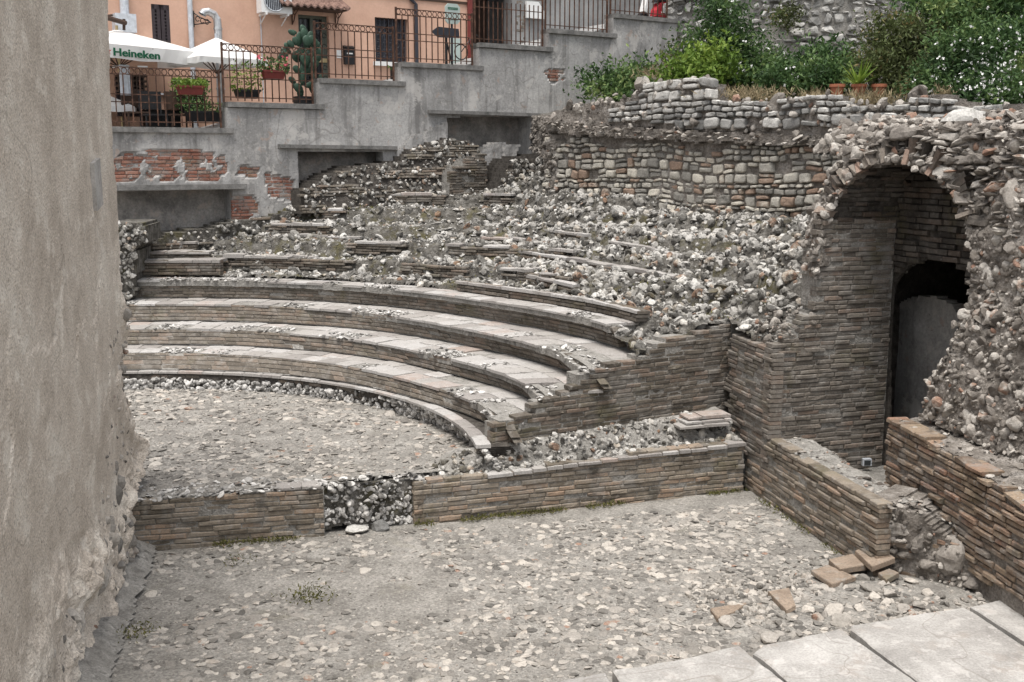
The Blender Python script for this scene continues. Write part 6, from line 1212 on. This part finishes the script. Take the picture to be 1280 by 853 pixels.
# cactus
o = thing('prickly_pear', 'tall prickly pear cactus in a dark pot behind the second railing', 'cactus', off(RW, -.35)(3.85, 0, 5.26)); b = MB(); CP = off(RW, -.35); q = px_rect(CP, 370, 117, 388, 126); b.fbox(CP, q[0], q[1], -.15, .1, 5.27, 5.43); b.build('pot', M['black'], o)
T_, Fi = _ico(3); r3 = np.random.default_rng(12); b = MB()
def pad(b, x, y, w_, h_, ang, n=0.0): s_, z_ = CP.px(x, y, n); a = T_[:, 0]*w_*(1-.22*T_[:, 2]*-1*.5); c = T_[:, 2]*h_; ca, sa = math.cos(ang), math.sin(ang); P = CP(s_+a*ca+c*sa, n+T_[:, 1]*.03, z_-a*sa+c*ca); b.add(P, Fi, .5)
base_pads = [(374, 44, .11, .2, -.15), (388, 42, .1, .17, .25), (381, 52, .13, .15, .1), (366, 57, .09, .12, -.6), (391, 55, .12, .14, .7), (357, 60, .07, .12, -.9), (372, 68, .14, .16, -.2), (386, 70, .15, .17, .2), (362, 72, .11, .13, -.5), (396, 70, .11, .14, .5), (378, 82, .13, .18, 0), (390, 86, .12, .16, .3), (367, 86, .1, .13, -.4), (379, 97, .1, .2, 0), (373, 107, .09, .18, -.2), (386, 106, .09, .18, .15), (394, 98, .08, .12, .4), (364, 98, .08, .12, -.6), (380, 114, .1, .12, 0), (352, 66, .07, .1, -1.2), (398, 60, .08, .12, .9), (383, 61, .1, .13, -.3), (369, 49, .07, .11, -.7)]
for (x, y, w_, h_, an) in base_pads:
    for k in range(2): pad(b, x+r3.normal(0, 4), y+r3.normal(0, 4)+1, w_*.72, h_*.78, an+r3.normal(0, .45), r3.uniform(-.2, .12))
b.build('pad', M['cactus'], o)
# signs behind the fourth railing
SG = off(RW, -.5); s_, z_ = SG.px(566, 17.5); t = thing('clipped_sign', 'white sign with clipped corners and green writing behind the fourth railing', 'sign', SG(s_, 0, 6.2)); h, w_ = .22, .19; c_ = .07
b = MB(); b.prism([SG(s_+x, 0, z_+z) for x, z in ((-w_+c_, h), (w_-c_, h), (w_, h-c_), (w_, -h+c_), (w_-c_, -h), (-w_+c_, -h), (-w_, -h+c_), (-w_, h-c_))], SG(0, -.03, 0)-SG(0, 0, 0)); b.build('board', M['paleface'], t)
textobj('FARMACIA', SG, s_-.14, z_+.1, .08, .28, .004, 'green', t) if 0 else None
b = MB(); 
for z in (.13, .1, -.12): b.fbox(SG, s_-.13, s_+.13, .002, .006, z_+z-.008, z_+z+.008)
b.build('lettering', M['green'], t); b = MB(); b.tube([SG(s_, -.05, 6.0), SG(s_, -.05, z_+.2)], .025, 8); b.build('post', M['darkblue'], t)
SG2 = off(RW, -.38); s_, z_ = SG2.px(559, 41); w_ = .4; h = .115; t = thing('arrow_sign', 'dark arrow shaped sign pointing left on a bent post behind the fourth railing', 'sign', SG2(s_, 0, 6.2)); b = MB(); b.prism([SG2(s_+x, 0, z_+z) for x, z in ((-w_, 0), (-w_+.17, h), (w_*.75, h*.85), (w_*.8, -h*.85), (-w_+.17, -h))], SG2(0, -.025, 0)-SG2(0, 0, 0)); b.build('board', M['darkblue'], t)
b = MB(); b.tube([SG2(s_+.0, -.05, 6.0), SG2(s_+.0, -.05, z_-.1)], .03, 8); b.tube([SG2(s_+.22, -.05, 6.0), SG2(s_+.02, -.06, z_-.2)], .022, 6); b.build('post', M['black'], t)
b = MB(); q = px_rect(HG, 566, 46, 573, 75); b.fbox(off(RW, -2.2), *px_rect(off(RW, -2.2), 564, 48, 577, 80)[:2], -.05, 0, 6, px_rect(off(RW, -2.2), 564, 48, 577, 80)[3]); sing(b, 'notice_board', 'pale panel standing behind the arrow sign', 'panel', M['paleface'])
b = MB()
bk = off(RW, -.8); s_, z_ = bk.px(588, 66)
for dx in (0, .55): b.tube([bk(s_-.25+dx+.17*math.cos(a), 0, z_+.0+.17*math.sin(a)) for a in np.linspace(0, 6.283, 17)], .015, 5)
b.tube([bk(s_-.25, 0, z_), bk(s_, 0, z_+.3), bk(s_+.3, 0, z_), bk(s_+.05, 0, z_-.02), bk(s_-.05, 0, z_+.33)], .013, 5); b.tube([bk(s_+.3, 0, z_), bk(s_+.22, 0, z_+.38), bk(s_+.14, .05, z_+.4)], .013, 5)
sing(b, 'bicycle', 'dark bicycle leaning behind the right end of the fourth railing', 'bicycle', M['black'])
# motor scooter at the top of the street behind the highest railing
PS = off(RW, -.75); s_, z_ = PS.px(818, 16); t = thing('motor_scooter', 'red and white scooter parked behind the highest railing', 'scooter', PS(s_, 0, z_-.45))
b = MB()
b.prism([PS(s_+x, .12, z_+z) for x, z in ((-.05, -.1), (.45, -.12), (.55, .1), (.42, .3), (.1, .25), (-.02, .05))], PS(0, -.24, 0)-PS(0, 0, 0)); b.build('body', M['redcloth'], t)
b = MB(); b.prism([PS(s_+x, .14, z_+z) for x, z in ((.12, -.02), (.32, .0), (.36, .2), (.2, .22))], PS(0, -.28, 0)-PS(0, 0, 0)); b.prism([PS(s_+x, .1, z_+z) for x, z in ((-.42, .0), (-.34, -.02), (-.22, .4), (-.3, .42))], PS(0, -.2, 0)-PS(0, 0, 0)); b.build('panel', M['white'], t)
for dx in (-.38, .42):
    b = MB(); b.tube([PS(s_+dx+.17*math.cos(a), 0, z_-.22+.17*math.sin(a)) for a in np.linspace(0, 6.283, 21)], .05, 8, cap=False); b.tube([PS(s_+dx, -.05, z_-.22), PS(s_+dx, .05, z_-.22)], .1, 12); b.build('wheel', M['black'], t)
b = MB(); b.prism([PS(s_+x, .13, z_+z) for x, z in ((0, .26), (.5, .3), (.52, .37), (.05, .35))], PS(0, -.26, 0)-PS(0, 0, 0)); b.build('saddle', M['black'], t)
# small floodlight on the passage floor
P = Zp(1083, 583, .36); t = thing('floodlight', 'small grey floodlight on the passage floor beside the dark doorway', 'floodlight', P); b = MB(); b.fbox(lambda a, n, z: v3(P[0]+a, P[1]-n, P[2]+z), -.055, .055, -.03, .03, .01, .1); b.build('housing', M['greypipe'], t); b = MB(); b.fbox(lambda a, n, z: v3(P[0]+a, P[1]-n, P[2]+z), -.04, .04, .031, .036, .02, .085); b.build('lens', M['glassdark'], t)

# ================================================================== CAMERA, LIGHT
cam = bpy.data.cameras.new('camera'); co = bpy.data.objects.new('camera', cam); COL.objects.link(co); co.location = (0, 0, H)
co.rotation_euler = (R(90)-PITCH, 0, 0); cam.sensor_width = 36; cam.lens = 36*F/1280; cam.clip_end = 600; cam.clip_start = .05; sc.camera = co
w = bpy.data.worlds.new('World'); sc.world = w; w.use_nodes = True; nt = w.node_tree; bg = nt.nodes['Background']
sky = nt.nodes.new('ShaderNodeTexSky'); sky.sky_type = 'NISHITA'; sky.sun_disc = False; SE, SR = R(73), R(196)
sky.sun_elevation = SE; sky.sun_rotation = SR; sky.dust_density = 3; sky.air_density = 1
hs = nt.nodes.new('ShaderNodeHueSaturation'); hs.inputs['Saturation'].default_value = .22; nt.links.new(sky.outputs[0], hs.inputs['Color']); nt.links.new(hs.outputs[0], bg.inputs[0]); bg.inputs[1].default_value = .09
sl = bpy.data.lights.new('sun', 'SUN'); sl.energy = 1.5; sl.angle = R(28); sl.color = (1, .955, .89); so = bpy.data.objects.new('sun', sl); COL.objects.link(so)
dv = Vector((math.sin(SR)*math.cos(SE), math.cos(SR)*math.cos(SE), math.sin(SE))); so.rotation_euler = dv.to_track_quat('Z', 'Y').to_euler(); so.location = dv*30
sc.view_settings.view_transform = 'Standard'; sc.view_settings.look = 'None'; sc.view_settings.gamma = 1; sc.view_settings.exposure = 1.32
sc.cycles.max_bounces = 6; sc.cycles.diffuse_bounces = 2; sc.cycles.use_denoising = True
